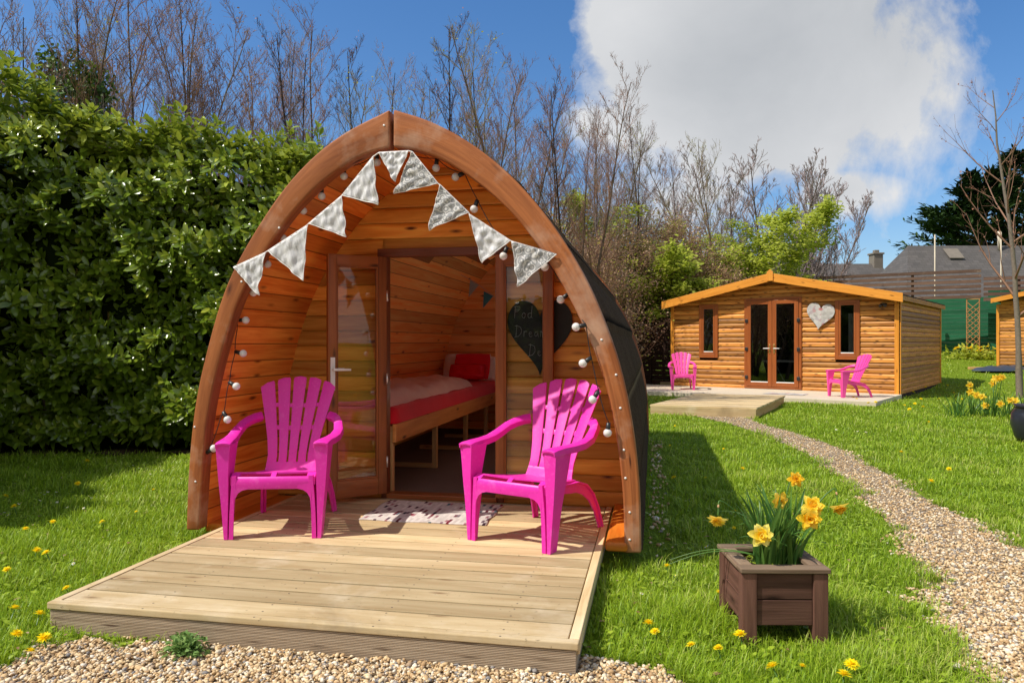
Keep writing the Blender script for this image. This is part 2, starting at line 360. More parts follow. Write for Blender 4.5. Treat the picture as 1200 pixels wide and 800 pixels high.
M['brownleaf']=leafmat('copper_leaf',lin('#6d4c38'),lin('#a07c60'),lin('#c8ac90'),.7,.25,.2); M['redbud']=leafmat('red_brown_bud',lin('#7c4a38'),lin('#a46a50'),lin('#c49478'),.7,.2,.2)
M['freshleaf']=leafmat('fresh_green_leaf',lin('#6e8420'),lin('#a2b232'),lin('#d2d664'),.5,.45,.3); M['yellowbud']=leafmat('yellow_green_bud',lin('#7c7c24'),lin('#a6a434'),lin('#c4c050'),.6,.4,.2)
M['ivy']=leafmat('ivy_leaf',lin('#24380f'),lin('#3f5c18'),lin('#6f8b2c'),.4,.2,.5); M['cedar']=leafmat('cedar_needles',lin('#101c0e'),lin('#22361a'),lin('#40562c'),.8,.05,.1)
def grassmat():
    t=NT('grass_blade'); r=t.attr('rnd'); h=t.attr('tpos'); o=t.tex()
    n=t.noise(o,1.3,4,.6); n2=t.noise(o,6,3)
    f=t.math('ADD',t.math('MULTIPLY',r,.6),t.math('ADD',t.math('MULTIPLY',n,.45),t.math('MULTIPLY',n2,.2)),None,True)
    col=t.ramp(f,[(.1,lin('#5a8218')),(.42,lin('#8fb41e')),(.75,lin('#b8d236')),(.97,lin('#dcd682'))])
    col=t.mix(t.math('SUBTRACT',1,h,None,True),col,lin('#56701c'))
    return t.bsdf(col,.45,spec=.35,trans=(t.mix(.5,col,lin('#d2ec3c')),.32))
M['grass']=grassmat()
def lawnmat():
    t=NT('lawn_ground'); o=t.tex(); n=t.noise(o,1.2,5,.65); n2=t.noise(o,30,4,.7)
    col=t.ramp(n2,[(.3,lin('#4c5c1a')),(.55,lin('#748c22')),(.8,lin('#98aa38'))]); col=t.mix(t.math('MULTIPLY',t.math('SUBTRACT',n,.58),5,None,True),col,lin('#5a4a2c'))
    return t.bsdf(col,.95,n2,1,.03,spec=.1)
M['lawn']=lawnmat()
def gravelmat():
    t=NT('gravel_bed'); o=t.tex(); vo=t.n('ShaderNodeTexVoronoi'); vo.inputs['Scale'].default_value=75; t.l(o,vo.inputs['Vector'])
    col=t.ramp(t.sep(vo.outputs['Color'])[0],[(0,lin('#8f8070')),(.4,lin('#b89c78')),(.75,lin('#d6bd96')),(1,lin('#e8e0d2'))])
    col=t.mix(t.math('MULTIPLY',vo.outputs['Distance'],1.1,None,True),col,lin('#3c3024'),)
    return t.bsdf(col,.9,vo.outputs['Distance'],-.8,.01,spec=.2)
M['gravel']=gravelmat()
def pebmat():
    t=NT('pebble_stone'); r=t.attr('rnd'); col=t.ramp(r,[(0,lin('#7b7c80')),(.05,lin('#9a9896')),(.10,lin('#b08e66')),(.45,lin('#d8b888')),(.75,lin('#ecd6ae')),(1,lin('#f4ecdc'))])
    n=t.noise(t.tex(),180,3); return t.bsdf(t.mix(t.math('MULTIPLY',n,.4),col,lin('#8a7458')),.75,n,.3,.002,spec=.3)
M['pebble']=pebmat()
M['petal_y']=leafmat('dandelion_petal',lin('#f8d200'),lin('#ffe600'),lin('#fff23c'),.6,.3,.2); M['petal_d']=leafmat('daffodil_petal',lin('#f6c81c'),lin('#fddc34'),lin('#fdec78'),.5,.4,.3)
M['petal_o']=leafmat('daffodil_trumpet',lin('#f4b012'),lin('#facb22'),lin('#fde058'),.5,.4,.3); M['petal_p']=leafmat('pale_daffodil_petal',lin('#f0dc50'),lin('#f8ea70'),lin('#fcf4a0'),.5,.4,.3)
M['petal_w']=leafmat('daisy_petal',(.8,.8,.8,1),(.85,.85,.85,1),(.9,.9,.9,1),.6,.3,.2); M['stem']=leafmat('daffodil_leaf',lin('#355e28'),lin('#54803a'),lin('#86a84c'),.4,.3,.5)
M['kale']=leafmat('kale_leaf',lin('#4c6b30'),lin('#6f9148'),lin('#98b468'),.6,.3,.3); M['papery']=plain('dry_bract',lin('#b89468'),.8)
def rug():
    t=NT('woven_rag_rug'); u,v,_=t.sep(t.tex('Object')); 
    q=t.math('MULTIPLY',u,52); row=t.math('FLOOR',q); wn=t.n('ShaderNodeTexWhiteNoise',noise_dimensions='1D'); t.l(row,wn.inputs['W'])
    cell=t.n('ShaderNodeTexWhiteNoise',noise_dimensions='2D'); t.l(t.comb(row,t.math('FLOOR',t.math('ADD',t.math('MULTIPLY',v,17),t.math('MULTIPLY',wn.outputs[0],5)))),cell.inputs['Vector'])
    c=t.sep(cell.outputs['Color'])
    base=t.mix(c[1],lin('#cfc6c0'),lin('#efe8e2'))
    pal=t.ramp(c[2],[(0,lin('#272c3c')),(.3,lin('#8c3440')),(.5,lin('#3d7580')),(.7,lin('#b98088')),(1,lin('#514a56'))])
    dens=t.math('ADD',.62,t.math('MULTIPLY',wn.outputs[0],.5))
    col=t.mix(t.math('GREATER_THAN',c[0],dens),base,pal)
    w=t.n('ShaderNodeTexWave'); w.inputs['Scale'].default_value=60; t.l(t.tex('Object'),w.inputs['Vector'])
    return t.bsdf(col,.9,w.outputs['Fac'],.7,.004,spec=.1)
M['rug']=rug()
def collage():
    t=NT('decoupage_heart'); vo=t.n('ShaderNodeTexVoronoi'); vo.inputs['Scale'].default_value=14; t.l(t.tex(),vo.inputs['Vector'])
    c=t.sep(vo.outputs['Color']); col=t.ramp(c[0],[(0,lin('#9a9894')),(.5,lin('#c4c2be')),(.85,lin('#aaa8ac')),(.97,lin('#b8706a')),(1,lin('#8a98a8'))])
    return t.bsdf(col,.6,spec=.3)
M['collage']=collage()
# ------------------------------------------------------------ regions
def pip(poly, x, y):
    x=np.asarray(x); y=np.asarray(y); ins=np.zeros(x.shape,bool); n=len(poly)
    for i in range(n):
        x1,y1=poly[i][0],poly[i][1]; x2,y2=poly[(i+1)%n][0],poly[(i+1)%n][1]
        c=((y1>y)!=(y2>y)) & (x < (x2-x1)*(y-y1)/((y2-y1) if abs(y2-y1)>1e-9 else 1e-9)+x1)
        ins^=c
    return ins
g2=lambda a,b:(lambda p:(p.x,p.y))(G(a,b))
PATH_L=[(797,484),(830,491),(862,499),(905,514),(940,529),(985,560),(1030,600),(1065,650),(1085,700),(1115,760),(1135,800)]
PATH_R=[(878,485),(885,495),(900,500),(930,507),(960,516),(1000,533),(1050,562),(1090,588),(1140,612),(1200,642)]
pathpoly=[g2(*p) for p in PATH_L]+[(1.45,1.9),(1.5,.8),(1.0,-2.0),(8,-2.0),(6.0,1.8)]+[g2(*p) for p in PATH_R[::-1]]
frontpoly=[g2(60,750),g2(30,770),g2(0,786),(-2.6,2.1),(-3.2,1.2),(-5,0),(-7,-10),(8,-10),(8,-2.0),(1.0,-2.0),(1.5,.8),(1.3,1.75),g2(880,838),g2(800,799),g2(760,784),g2(715,771)]
YA=4.12; YW=5.11; YB=9.4
DX0,DX1,DY0,DY1,DZ=-2.605,-.275,2.77,5.09,.13
# ------------------------------------------------------------ arch curves
O_px=[(218,621),(219.5,562),(224.4,500),(231,455),(241,414),(257,354),(272,316),(296,274),(330,222),(353,196),(382.5,168),(409,151),(435,138),(458.5,128),
 (487.5,134),(515.6,146),(543.7,161.5),(572,181),(596,202),(619.6,226),(645,258),(664,286),(686,322),(703,359),(714,390),(727,425),(738,474.5),(746,527),(750.5,576),(751.5,648)]
I_px=[(232.5,621),(236.4,562),(240.6,500),(248.7,455),(259,414),(276,356),(290,328),(312,290),(343,245),(374,215),(400,194),(421,180),(438.5,174),(458.5,172),
 (482,172),(506,179),(530.6,192.5),(562.5,215),(590.6,239),(609,258),(637,296),(659,332),(678,370),(697,410),(704,430),(716.5,474.5),(725,527),(730.5,576),(732,648)]
def p2(l): return [ (lambda p:(p.x,p.z))(PY(a,b,YA)) for a,b in l]
OL,IL=p2(O_px),p2(I_px)
def resamp(pts,n):
    P=np.array(pts,float); d=np.r_[0,np.cumsum(np.hypot(*np.diff(P,axis=0).T))]
    t=np.linspace(0,d[-1],n); return np.c_[np.interp(t,d,P[:,0]),np.interp(t,d,P[:,1])]
def smooth(P,k=3):
    P=P.copy()
    for _ in range(k): P[1:-1]=.5*P[1:-1]+.25*(P[:-2]+P[2:])
    return P
def halves(pts,ap,n=46):
    return smooth(resamp(pts[:ap+1],n),6), smooth(resamp(pts[ap:],n),6)
oL,oR=halves(OL,13); iL,iR=halves(IL,13)
outer=np.r_[oL,oR[1:]]
def offset(P,d):
    T=np.gradient(P,axis=0); T/=np.linalg.norm(T,axis=1)[:,None]; N=np.c_[-T[:,1],T[:,0]]
    return P+N*d          # + is outward for a curve that runs left, over, right
lin_c=smooth(offset(outer,-.085),6); skin_c=smooth(offset(outer,.004),4)
def xs_at(z,P=None):
    P=lin_c if P is None else P; k=np.argmax(P[:,1])
    if z>=P[k,1]: return None
    L=P[:k+1]; R=P[k:][::-1]
    return float(np.interp(z,L[:,1],L[:,0])), float(np.interp(z,R[:,1],R[:,0]))
# ------------------------------------------------------------ the pod
pod=thing('camping_pod','arched orange timber camping pod with pink bedding inside its open doors','camping pod',(-1.5,6.6,0))
def child(o,parent):        # parts are modelled in world space: keep them there
    o.parent=parent; o.matrix_parent_inverse=Matrix.Translation(parent.location).inverted() if parent.rotation_euler.z==0 and parent.parent is None else parent.matrix_basis.inverted()
    return o
def cbuild(mb,name,mats,parent,**k):
    o=mb.build(name,mats,None,**k); W=Matrix.Translation(parent.location)@Matrix.Rotation(parent.rotation_euler.z,4,'Z') if parent.type=='EMPTY' else Matrix.Identity(4)
    o.parent=parent
    if parent.type=='EMPTY': o.matrix_parent_inverse=W.inverted()
    return o
for (o_,i_,sd) in ((oL,iL,0),(oR,iR,1)):
    mb=MB(); rings=[]
    n=len(o_)
    for k in range(n):
        a,b=o_[k],i_[k]
        if (sd==0 and k==n-1): a=np.array([a[0]-.012,a[1]]); b=np.array([a[0],b[1]])
        if (sd==1 and k==0): a=np.array([a[0]+.012,a[1]]); b=np.array([a[0],b[1]])
        rings.append([(a[0],YA,a[1]),(b[0],YA,b[1]),(b[0],YA+.095,b[1]),(a[0],YA+.095,a[1])])
    mb.loft(rings,r=.2+.5*sd)
    o=cbuild(mb,'arch_beam',M['arch'],pod); bevel(o,.012,3)
# back arch (thin brown edging of the sheet covering)
mb=MB(); so=skin_c; si=offset(skin_c,-.16)
mb.loft([[(a[0],YB,a[1]),(b[0],YB,b[1]),(b[0],YB+.08,b[1]),(a[0],YB+.08,a[1])] for a,b in zip(offset(so,.012),si)],r=.4)
cbuild(mb,'rear_arch_beam',M['stain'],pod)
# covering
mb=MB(); ny=560; P=resamp(skin_c,120); ys=np.linspace(YA+.06,YB+.02,ny); T=np.gradient(P,axis=0); T/=np.linalg.norm(T,axis=1)[:,None]; N=np.c_[-T[:,1],T[:,0]]
arc=np.r_[0,np.cumsum(np.hypot(*np.diff(P,axis=0).T))]
ap=arc[np.argmax(P[:,1])]; dist=np.abs(arc-ap); step=(1-((dist/.46)%1))*-.03
Vv=[];idx=np.arange(120*ny).reshape(120,ny)
for i in range(120):
    off=.012*np.sin(ys*2*PI/.095)+step[i]*1.0+.002*np.sin(ys*3.1+i*.2)
    Vv.append(np.c_[P[i,0]+N[i,0]*off, ys, P[i,1]+N[i,1]*off])
Fq=np.stack([idx[:-1,:-1],idx[1:,:-1],idx[1:,1:],idx[:-1,1:]],-1).reshape(-1,4)
WY0,WY1,WZ0,WZ1=5.3,6.8,2.10,2.47
cc_=np.concatenate(Vv)[Fq].mean(1); ADDED_WINS=[(5.3,7.0,2.10,2.49),(7.25,8.9,2.27,2.50)]; kp_=np.ones(len(Fq),bool)
for (WY0,WY1,WZ0,WZ1) in ADDED_WINS: kp_&=~((cc_[:,1]>WY0)&(cc_[:,1]<WY1)&(cc_[:,2]>WZ0)&(cc_[:,2]<WZ1)&(np.abs(cc_[:,0]+1.52)>.12)&((cc_[:,0]<-1.6)|(WZ0>2.2)))
Fq=Fq[kp_]
o=np_mesh('roof_covering',np.concatenate(Vv),Fq,M['felt'],None,np.repeat((dist/.46)%1,ny),smooth=True); o.parent=pod; o.matrix_parent_inverse=Matrix.Translation(pod.location).inverted()
# lining
mb=MB(); P=resamp(lin_c,90); arc=np.r_[0,np.cumsum(np.hypot(*np.diff(P,axis=0).T))]
yl=[YA+.09,4.7,YW+.01,5.3,6.0,7.0,7.25,8.9,YB]
rows=[[(P[i,0],y,P[i,1]) for y in yl] for i in range(90)]
uv=[[(y,arc[i]) for y in yl] for i in range(90)]
mb.grid(rows,uv=uv)
def inw(f):
    c=sum((mb.v[i] for i in f),Vector())/len(f); return abs(c.x+1.52)>.12 and any(a<c.y<b and z0<c.z<z1 and (c.x<-1.6 or z0>2.2) for a,b,z0,z1 in ADDED_WINS)
kk=[i for i,f in enumerate(mb.f) if not inw(f)]
for at_ in ('f','uv','r','m','sm'): setattr(mb,at_,[getattr(mb,at_)[i] for i in kk])
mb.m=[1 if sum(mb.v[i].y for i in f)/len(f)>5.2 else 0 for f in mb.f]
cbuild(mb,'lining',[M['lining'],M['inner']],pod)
# added roof windows, out of view, letting sun in to brighten the interior
SIDE=0
def sk_pt(z,off):
    q=offset(skin_c,off); k=np.argmax(q[:,1])
    if SIDE: return float(np.interp(z,q[k:][::-1,1],q[k:][::-1,0]))
    return float(np.interp(z,q[:k+1,1],q[:k+1,0]))
for (SIDE,(WY0,WY1,WZ0,WZ1)) in ((0,ADDED_WINS[0]),(0,ADDED_WINS[1]),(1,ADDED_WINS[1])):
  rwn=MB()
  for (za,zb,ya,yb_) in ((WZ0-.05,WZ0+.01,WY0-.06,WY1+.06),(WZ1-.01,WZ1+.05,WY0-.06,WY1+.06),(WZ0+.01,WZ1-.01,WY0-.06,WY0+.01),(WZ0+.01,WZ1-.01,WY1-.01,WY1+.06)):
      rwn.loft([[(sk_pt(za,.03-.02*SIDE),y,za),(sk_pt(zb,.03-.02*SIDE),y,zb),(sk_pt(zb,-.10),y,zb),(sk_pt(za,-.10),y,za)] for y in (ya,yb_)],sm=False)
  rwo=cbuild(rwn,'added_roof_window',M['stain'],pod); g_=MB(); g_.v=[Vector((sk_pt(z,-.02),y,z)) for z in (WZ0,WZ1) for y in (WY0,WY1)]; g_.face([0,1,3,2]); g_.build('glass',M['rglass'],rwo)
# board walls clipped to the curve, with an opening
def clip_wall(y0,thick,holes,mat,name,rh=.112,z0=.12,top=None):
    mb=MB(); z=z0
    k=0
    while True:
        z1=z+rh-.004; e=xs_at(min(z1,lin_c[:,1].max()-.002)); e0=xs_at(z)
        if e0 is None: break
        if e is None: e=(np.mean(e0)-.01,np.mean(e0)+.01)
        spans=[(e0[0],e[0],e0[1],e[1])]
        for (hx0,hx1,hz0,hz1) in holes:
            if z1>hz0 and z<hz1:
                ns=[]
                for s in spans:
                    ns.append((s[0],s[1],hx0,hx0)); ns.append((hx1,hx1,s[2],s[3]))
                spans=ns
        r=random.random()
        for (a0,a1,b0,b1) in spans:
            zc=[z,z+.012,z1-.018,z1]; yc=[y0+.006,y0,y0+.001,y0+.010]
            mt=lambda zz:(zz-z)/(z1-z); n0=len(mb.v)
            for zz,yy in zip(zc,yc):
                t_=mt(zz); mb.v.append(Vector((a0+(a1-a0)*t_,yy,zz))); mb.v.append(Vector((b0+(b1-b0)*t_,yy,zz)))
            for j in range(3):
                q=[n0+2*j,n0+2*j+1,n0+2*j+3,n0+2*j+2]; mb.face(q,[(mb.v[i].x+r*37,mb.v[i].z+r*9) for i in q],r)
        z+=rh; k+=1
        if k>60: break
    # solid backing
    n0=len(mb.v); 
    Z=[zz for zz in np.linspace(z0,lin_c[:,1].max()-.01,60)]
    for j in range(len(Z)-1):
        e0,e1=xs_at(Z[j]),xs_at(Z[j+1])
        sp=[(e0[0],e1[0],e0[1],e1[1])]
        for (hx0,hx1,hz0,hz1) in holes:
            if Z[j+1]>hz0 and Z[j]<hz1: sp=[q for s in sp for q in ((s[0],s[1],hx0,hx0),(hx1,hx1,s[2],s[3]))]
        for (a0,a1,b0,b1) in sp:
            n0=len(mb.v); mb.v+= [Vector((a0,y0+thick,Z[j])),Vector((b0,y0+thick,Z[j])),Vector((b1,y0+thick,Z[j+1])),Vector((a1,y0+thick,Z[j+1]))]
            mb.face([n0,n0+1,n0+2,n0+3],[(mb.v[n0+i].x,mb.v[n0+i].z) for i in range(4)],.5)
    return cbuild(mb,name,mat,pod,fix=False)
OX0,OX1,OZ0,OZ1=-1.905,-1.085,.15,1.885
clip_wall(YW,.03,[(OX0-.04,OX1+.04,0,OZ1+.06)],M['facade'],'front_wall')
clip_wall(YB-.12,.04,[(-1.72,-.62,.85,1.95)],M['backwall'],'rear_wall')
mb=MB()
for q in (((-1.74,YB-.14,.83),(-1.68,YB-.06,1.99)),((-.66,YB-.14,.83),(-.60,YB-.06,1.99)),((-1.679,YB-.14,1.93),(-.661,YB-.06,1.99)),((-1.679,YB-.14,.83),(-.661,YB-.06,.89))): mb.box(*q)
rw=cbuild(mb,'added_rear_window',M['stain'],pod); mg=MB(); mg.box((-1.679,YB-.105,.891),(-.661,YB-.099,1.929)); mg.build('glass',M['wglass'],rw)  # window added out of view to let daylight into the pod
mb=MB(); fx=YW-.022
mb.box((OX0-.045,fx,.13),(OX0,YW+.05,OZ1)); mb.box((OX1,fx,.13),(OX1+.045,YW+.05,OZ1)); mb.box((OX0-.07,fx-.012,OZ1+.001),(OX1+.06,YW+.05,OZ1+.06))
o=cbuild(mb,'door_frame',M['stain_dark'],pod); bevel(o,.003)
mb=MB(); mb.box((OX0,fx-.02,.131),(OX1,YW+.07,.165)); o=cbuild(mb,'threshold',M['stain'],pod); bevel(o,.004)
mb=MB(); mb.box((lin_c[:,0].min()+.02,YW+.071,.06),(lin_c[:,0].max()-.02,YB-.1,.135)); cbuild(mb,'floor',M['carpet'],pod)
# floor sleepers that run out either side of the deck
mb=MB()
for x0,x1 in ((-.262,-.135),): mb.box((x0,YA-.01,.10),(x1,YW-.002,.155),r=.4)
o=cbuild(mb,'floor_sleeper',M['lining_edge'],pod); bevel(o,.02,3)
mb=MB()
for x0,x1 in ((-2.80,-2.625),): mb.box((x0,YA+.1,.06),(x1,YW-.002,.115),r=.4)
o=cbuild(mb,'floor_sleeper',M['lining_edge'],pod); bevel(o,.01,2)
for x in (-2.0,-.9):            # skids under the pod
    mb=MB(); mb.box((x-.06,YW+.05,0),(x+.06,YB,.058)); cbuild(mb,'skid',M['fence_dark'],pod)
# knots of screws on the arch
mb=MB()
for (a,b) in ((228,500),(229,564),(238,421),(283,330),(327,267),(450,147),(705,398),(727,478),(733,560),(738,600),(738,632),(731,527),(722,439)):
    mb=MB(); p=PY(a,b,YA-.001); mb.ball(p,.0075,.003,.0065,8,5); cbuild(mb,'screw_head',M['white'],pod)
# doors
def leaf(hx,hy,ang,w,hgt,handle,name='door'):
    d=thing_part=bpy.data.objects.new('door',None)
    mb=MB(); st=.062; rt=.075; br=.12
    Mx=Matrix.Translation((hx,hy,0))@Matrix.Rotation(ang,4,'Z')
    z0,z1=.172,OZ1-.005; t=.042
    mb.box((0,-t/2,z0),(st,t/2,z1),Mx); mb.box((w-st,-t/2,z0),(w,t/2,z1),Mx); mb.box((st,-t/2+.002,z1-rt),(w-st,t/2-.002,z1),Mx); mb.box((st,-t/2+.002,z0),(w-st,t/2-.002,z0+br),Mx)
    for (a,b) in (((st,-t/2-.0+.005,z0+br),(st+.012,t/2-.005,z1-rt)),((w-st-.012,-t/2+.005,z0+br),(w-st,t/2-.005,z1-rt)),((st+.012,-t/2+.005,z0+br),(w-st-.012,t/2-.005,z0+br+.012)),((st+.012,-t/2+.005,z1-rt-.012),(w-st-.012,t/2-.005,z1-rt))): mb.box(a,b,Mx)
    bpy.data.objects.remove(d)
    d=cbuild(mb,'door',M['stain'],pod); bevel(d,.003)
    mg=MB(); mg.box((st+.006,-.003,z0+br+.006),(w-st-.006,.003,z1-rt-.006),Mx); g=mg.build('glass',M['glass'],d); g.parent=d
    if handle:
        for sy in (1,-1):
            mh=MB(); y=sy*t/2; x=w-st/2
            mh.box((x-.016,y,.93),(x+.016,y+sy*.010,1.16),Mx); 
            mh.tube([Mx@Vector(p) for p in ((x,y+sy*.008,1.075),(x,y+sy*.048,1.075))],.010,10); mh.tube([Mx@Vector(p) for p in ((x+.008,y+sy*.048,1.075),(x-.03,y+sy*.052,1.075),(x-.115,y+sy*.050,1.073))],[.010,.010,.008],10)
            h=mh.build('handle',M['white'] ,d); bevel(h,.002)
    for hz in (.4,1.0,1.6):
        mh=MB(); mh.tube([Mx@Vector((-.004,t/2*(1 if ang>0 else 1),hz-.04)),Mx@Vector((-.004,t/2,hz+.04))],.007,8); h=mh.build('hinge',M['chrome'],d)
    return d
wl=.43
dL=leaf(OX0,YW-.05,PI+math.radians(42),wl,1,True)
dR=leaf(OX1,YW-.052,math.radians(-2.0),.41,1,False)
# ------------------------------------------------------------ deck
deck=thing('deck','low pale timber deck with ribbed front edge in front of the pod','deck',(-1.44,3.9,0))
mb=MB(); y=DY0+.045; 
while y<DY1-.01:
    y1=min(y+.1435,DY1); r=random.random()
    x=DX0+.045; xe=DX1-.045
    mb.box((x,y,DZ-.028),(xe,y1-.009,DZ+random.uniform(-.0008,.0008)),r=r,grain=0); y+=.1485
o=cbuild(mb,'deck_boards',M['deck'],deck); bevel(o,.003,2)
mb=MB(); mb.box((DX0,DY0,DZ-.03),(DX1,DY0+.04,DZ+.001)); o=cbuild(mb,'edge_board',M['deck'],deck); bevel(o,.005,2)
for x0 in (DX0,DX1-.04):
    mb=MB(); mb.box((x0,DY0+.041,DZ-.06),(x0+.04,DY1,DZ+.002),grain=1); o=cbuild(mb,'edge_board',M['deck'],deck); bevel(o,.004,2)
mb=MB(); rings=[]
zz=[];n=15; h0=.002; h1=DZ-.031
prof=[]
for k in range(n):
    a=h0+(h1-h0)*k/n; b=h0+(h1-h0)*(k+1)/n; d=b-a
    prof+=[(DY0+.006,a+.02*d),(DY0+.006,a+.55*d),(DY0+.013,a+.65*d),(DY0+.013,a+.95*d)]
prof+=[(DY0+.03,h1),(DY0+.03,h0)]
rings=[[(x,py,pz) for py,pz in prof] for x in (DX0+.012,DX1-.012)]
n0=len(mb.v); mb.loft(rings,r=.3,sm=False)
cbuild(mb,'front_fascia',M['ribbed'],deck)
for x0 in (DX0+.012,DX1-.04):
    mb=MB(); mb.box((x0,DY0+.031,.002),(x0+.028,DY1,DZ-.061),grain=1,r=.7); cbuild(mb,'side_fascia',M['ribbed'],deck)
mb=MB()
for x in np.linspace(DX0+.3,DX1-.3,5): mb.box((x-.02,DY0+.05,.0),(x+.02,DY1,DZ-.03))
cbuild(mb,'joist',M['fence_dark'],deck)
# ------------------------------------------------------------ heart chalkboard
def heart2(n=60):
    P=[]
    for i in range(n):
        a=2*PI*i/n; P.append((16*math.sin(a)**3/16, (13*math.cos(a)-5*math.cos(2*a)-2*math.cos(3*a)-math.cos(4*a))/16))
    return P
hl=PY(595,395,YW-.01).x; hr=PY(671,395,YW-.01).x; ht=PY(633,352,YW-.01).z; hb=PY(633,440,YW-.01).z
def heart_mesh(name,cx,w,zt,zb,y,th,mat,label,cat,Mx=None):
    H=heart2(); ymx=max(p[1] for p in H); ymn=min(p[1] for p in H)
    pts=[(cx+p[0]*w/2, zb+(p[1]-ymn)/(ymx-ymn)*(zt-zb)) for p in H]
    mb=MB(); mb.loft([[(x,y,z) for x,z in pts],[(x,y+th,z) for x,z in pts]],sm=False)
    if Mx: mb.v=[Mx@v for v in mb.v]
    return mb
board=thing('heart_chalkboard','black heart shaped chalkboard with chalk writing behind the right door glass','chalkboard',((hl+hr)/2,YW-.01,hb))
mb=heart_mesh('board',(hl+hr)/2,hr-hl,ht,hb,YW-.013,.011,None,None,None); o=cbuild(mb,'board',M['board'],board); bevel(o,.002,2)
ST={'P':[[(0,0),(.02,1)],[(-.1,.95),(.45,1.02),(.55,.72),(.05,.5)]],
'o':[[(.25,.5),(.05,.35),(.05,.08),(.3,0),(.45,.2),(.4,.42),(.22,.5)]],
'd':[[(.42,.45),(.1,.42),(.05,.1),(.25,0),(.42,.15)],[(.45,1),(.43,.1),(.55,0)]],
'D':[[(.05,0),(.08,1)],[(-.12,.95),(.45,.9),(.66,.5),(.45,.1),(-.1,.0)]],
'r':[[(.05,.5),(.08,0)],[(.07,.35),(.2,.5),(.36,.48)]],
'e':[[(.05,.27),(.38,.3),(.3,.5),(.08,.4),(.05,.12),(.25,0),(.42,.08)]],
'a':[[(.4,.45),(.12,.46),(.03,.15),(.2,.0),(.38,.2),(.41,.45),(.42,.1),(.5,0)]],
'm':[[(.03,.5),(.05,0)],[(.05,.38),(.18,.5),(.25,.3),(.26,0)],[(.26,.38),(.4,.5),(.48,.3),(.5,0)]],
's':[[(.35,.45),(.12,.48),(.1,.3),(.32,.2),(.3,.02),(.05,.03)]]}
def write(mb,txt,x,z,h,y,sl=.06):
    for ch in txt:
        w=0
        for st in ST[ch]:
            pts=resamp(st,14); pts=smooth(pts,2)
            mb.tube([(x+p[0]*h*.8+p[1]*h*sl,y,z+p[1]*h+.002*math.sin(p[0]*17)) for p in pts],.0016,4); w=max(w,max(p[0] for p in st))
        x+=(w+.16)*h*.8
yb=YW-.0145
for (wd_,px_,py_) in (('Pod',603,373),('Dreams',604,395),('De',620,417)):
    mb=MB(); write(mb,wd_,PY(px_,0,yb).x,PY(px_,py_,yb).z,.085,yb); cbuild(mb,'chalk_word',M['chalk'],board,fix=False)
# ------------------------------------------------------------ bed
bed=thing('bed','timber framed bed with red sheet along the left wall inside the pod','bed',(-2.25,7.0,.135))
BX=-1.87
mb=MB(); mb.box((BX-.03,YW+.075,.52),(BX,YB-.15,.655)); o=cbuild(mb,'side_board',M['bedboard'],bed); bevel(o,.005)
mb=MB(); mb.box((-2.62,YW+.08,.60),(BX-.031,YB-.15,.64)); cbuild(mb,'base_board',M['softwood'],bed)
for yy in (YW+.11,6.35,7.45,8.4):
    mb=MB(); mb.box((BX-.075,yy-.022,.136),(BX-.032,yy+.022,.60)); mb.box((BX-.55,yy-.02,.137),(BX-.077,yy+.02,.175)); o=cbuild(mb,'leg',M['softwood'],bed); bevel(o,.003)
def softbox(x0,x1,y0,y1,z0,z1,nx,ny,wr,seed,edge=.06,dr=None):
    mb=MB(); rs=np.random.default_rng(seed); ph=rs.uniform(0,6,8); rows=[]
    for i in range(nx+1):
        row=[]; u=i/nx
        for j in range(ny+1):
            v=j/ny; x=x0+(x1-x0)*u; y=y0+(y1-y0)*v
            eu=min(u,1-u)*(x1-x0); ev=min(v,1-v)*(y1-y0); e=min(1,eu/edge)*1.0; e2=min(1,ev/edge)
            k=math.sqrt(max(0,1-(1-e)**2))*math.sqrt(max(0,1-(1-e2)**2))
            w=wr*(math.sin(x*13+y*5+ph[0])+math.sin(x*7-y*11+ph[1])+.6*math.sin(x*29+y*17+ph[2])+.5*math.sin(y*31-x*9+ph[3]))
            row.append((x+wr*.6*math.sin(y*9+ph[4])*(1-e),y,z0+(z1-z0)*k+w*k))
        rows.append(row)
    mb.grid(rows)
    return mb
mb=softbox(-2.66,BX-.006,YW+.085,YB-.14,.657,.775,30,60,.003,1,.05); cbuild(mb,'mattress',M['red'],bed)
dv=softbox(-2.68,BX-.085,YW+.09,7.95,.735,.88,44,110,.010,4,.13); dob=dv.build('duvet',M['duvet'],None,loc=None); tag(dob,'puffy pale pink duvet spread over the red bed','duvet')
def pillow(c,w,h,t,M3,mat,name,label,cat):
    mb=MB(); n=16; c=Vector(c)
    for sgn in (1,-1):
        rows=[]
        for i in range(n+1):
            row=[]
            for j in range(n+1):
                u=2*i/n-1; v=2*j/n-1; k=(max(0,(1-u**4))*max(0,(1-v**4)))**.5
                pin=1-.06*(abs(u)*abs(v))**2; wr=.006*math.sin(9*u+4*v)+.005*math.sin(7*v-11*u*v)
                row.append(c+M3@Vector((u*w/2*(1-.05*(1-abs(v))**0*(v*v-1)*-1*.0)*pin, sgn*(t/2*k+wr*k), v*h/2*pin)))
            rows.append(row)
        mb.grid(rows)
    o=mb.build(name,mat,None); return tag(o,label,cat)
RX=lambda a,b=0,c=0:(Matrix.Rotation(math.radians(c),3,'Z')@Matrix.Rotation(math.radians(b),3,'Y')@Matrix.Rotation(math.radians(a),3,'X'))
pillow((-2.33,YB-.30,.95),.62,.36,.15,RX(-22),M['pillow'],'pillow','white bed pillow behind the red cushion against the rear wall','pillow')
pillow((-2.05,YB-.36,.92),.24,.34,.14,RX(-18,0,12),M['pillow'],'pillow','small white pillow at the open side of the bed head','pillow')
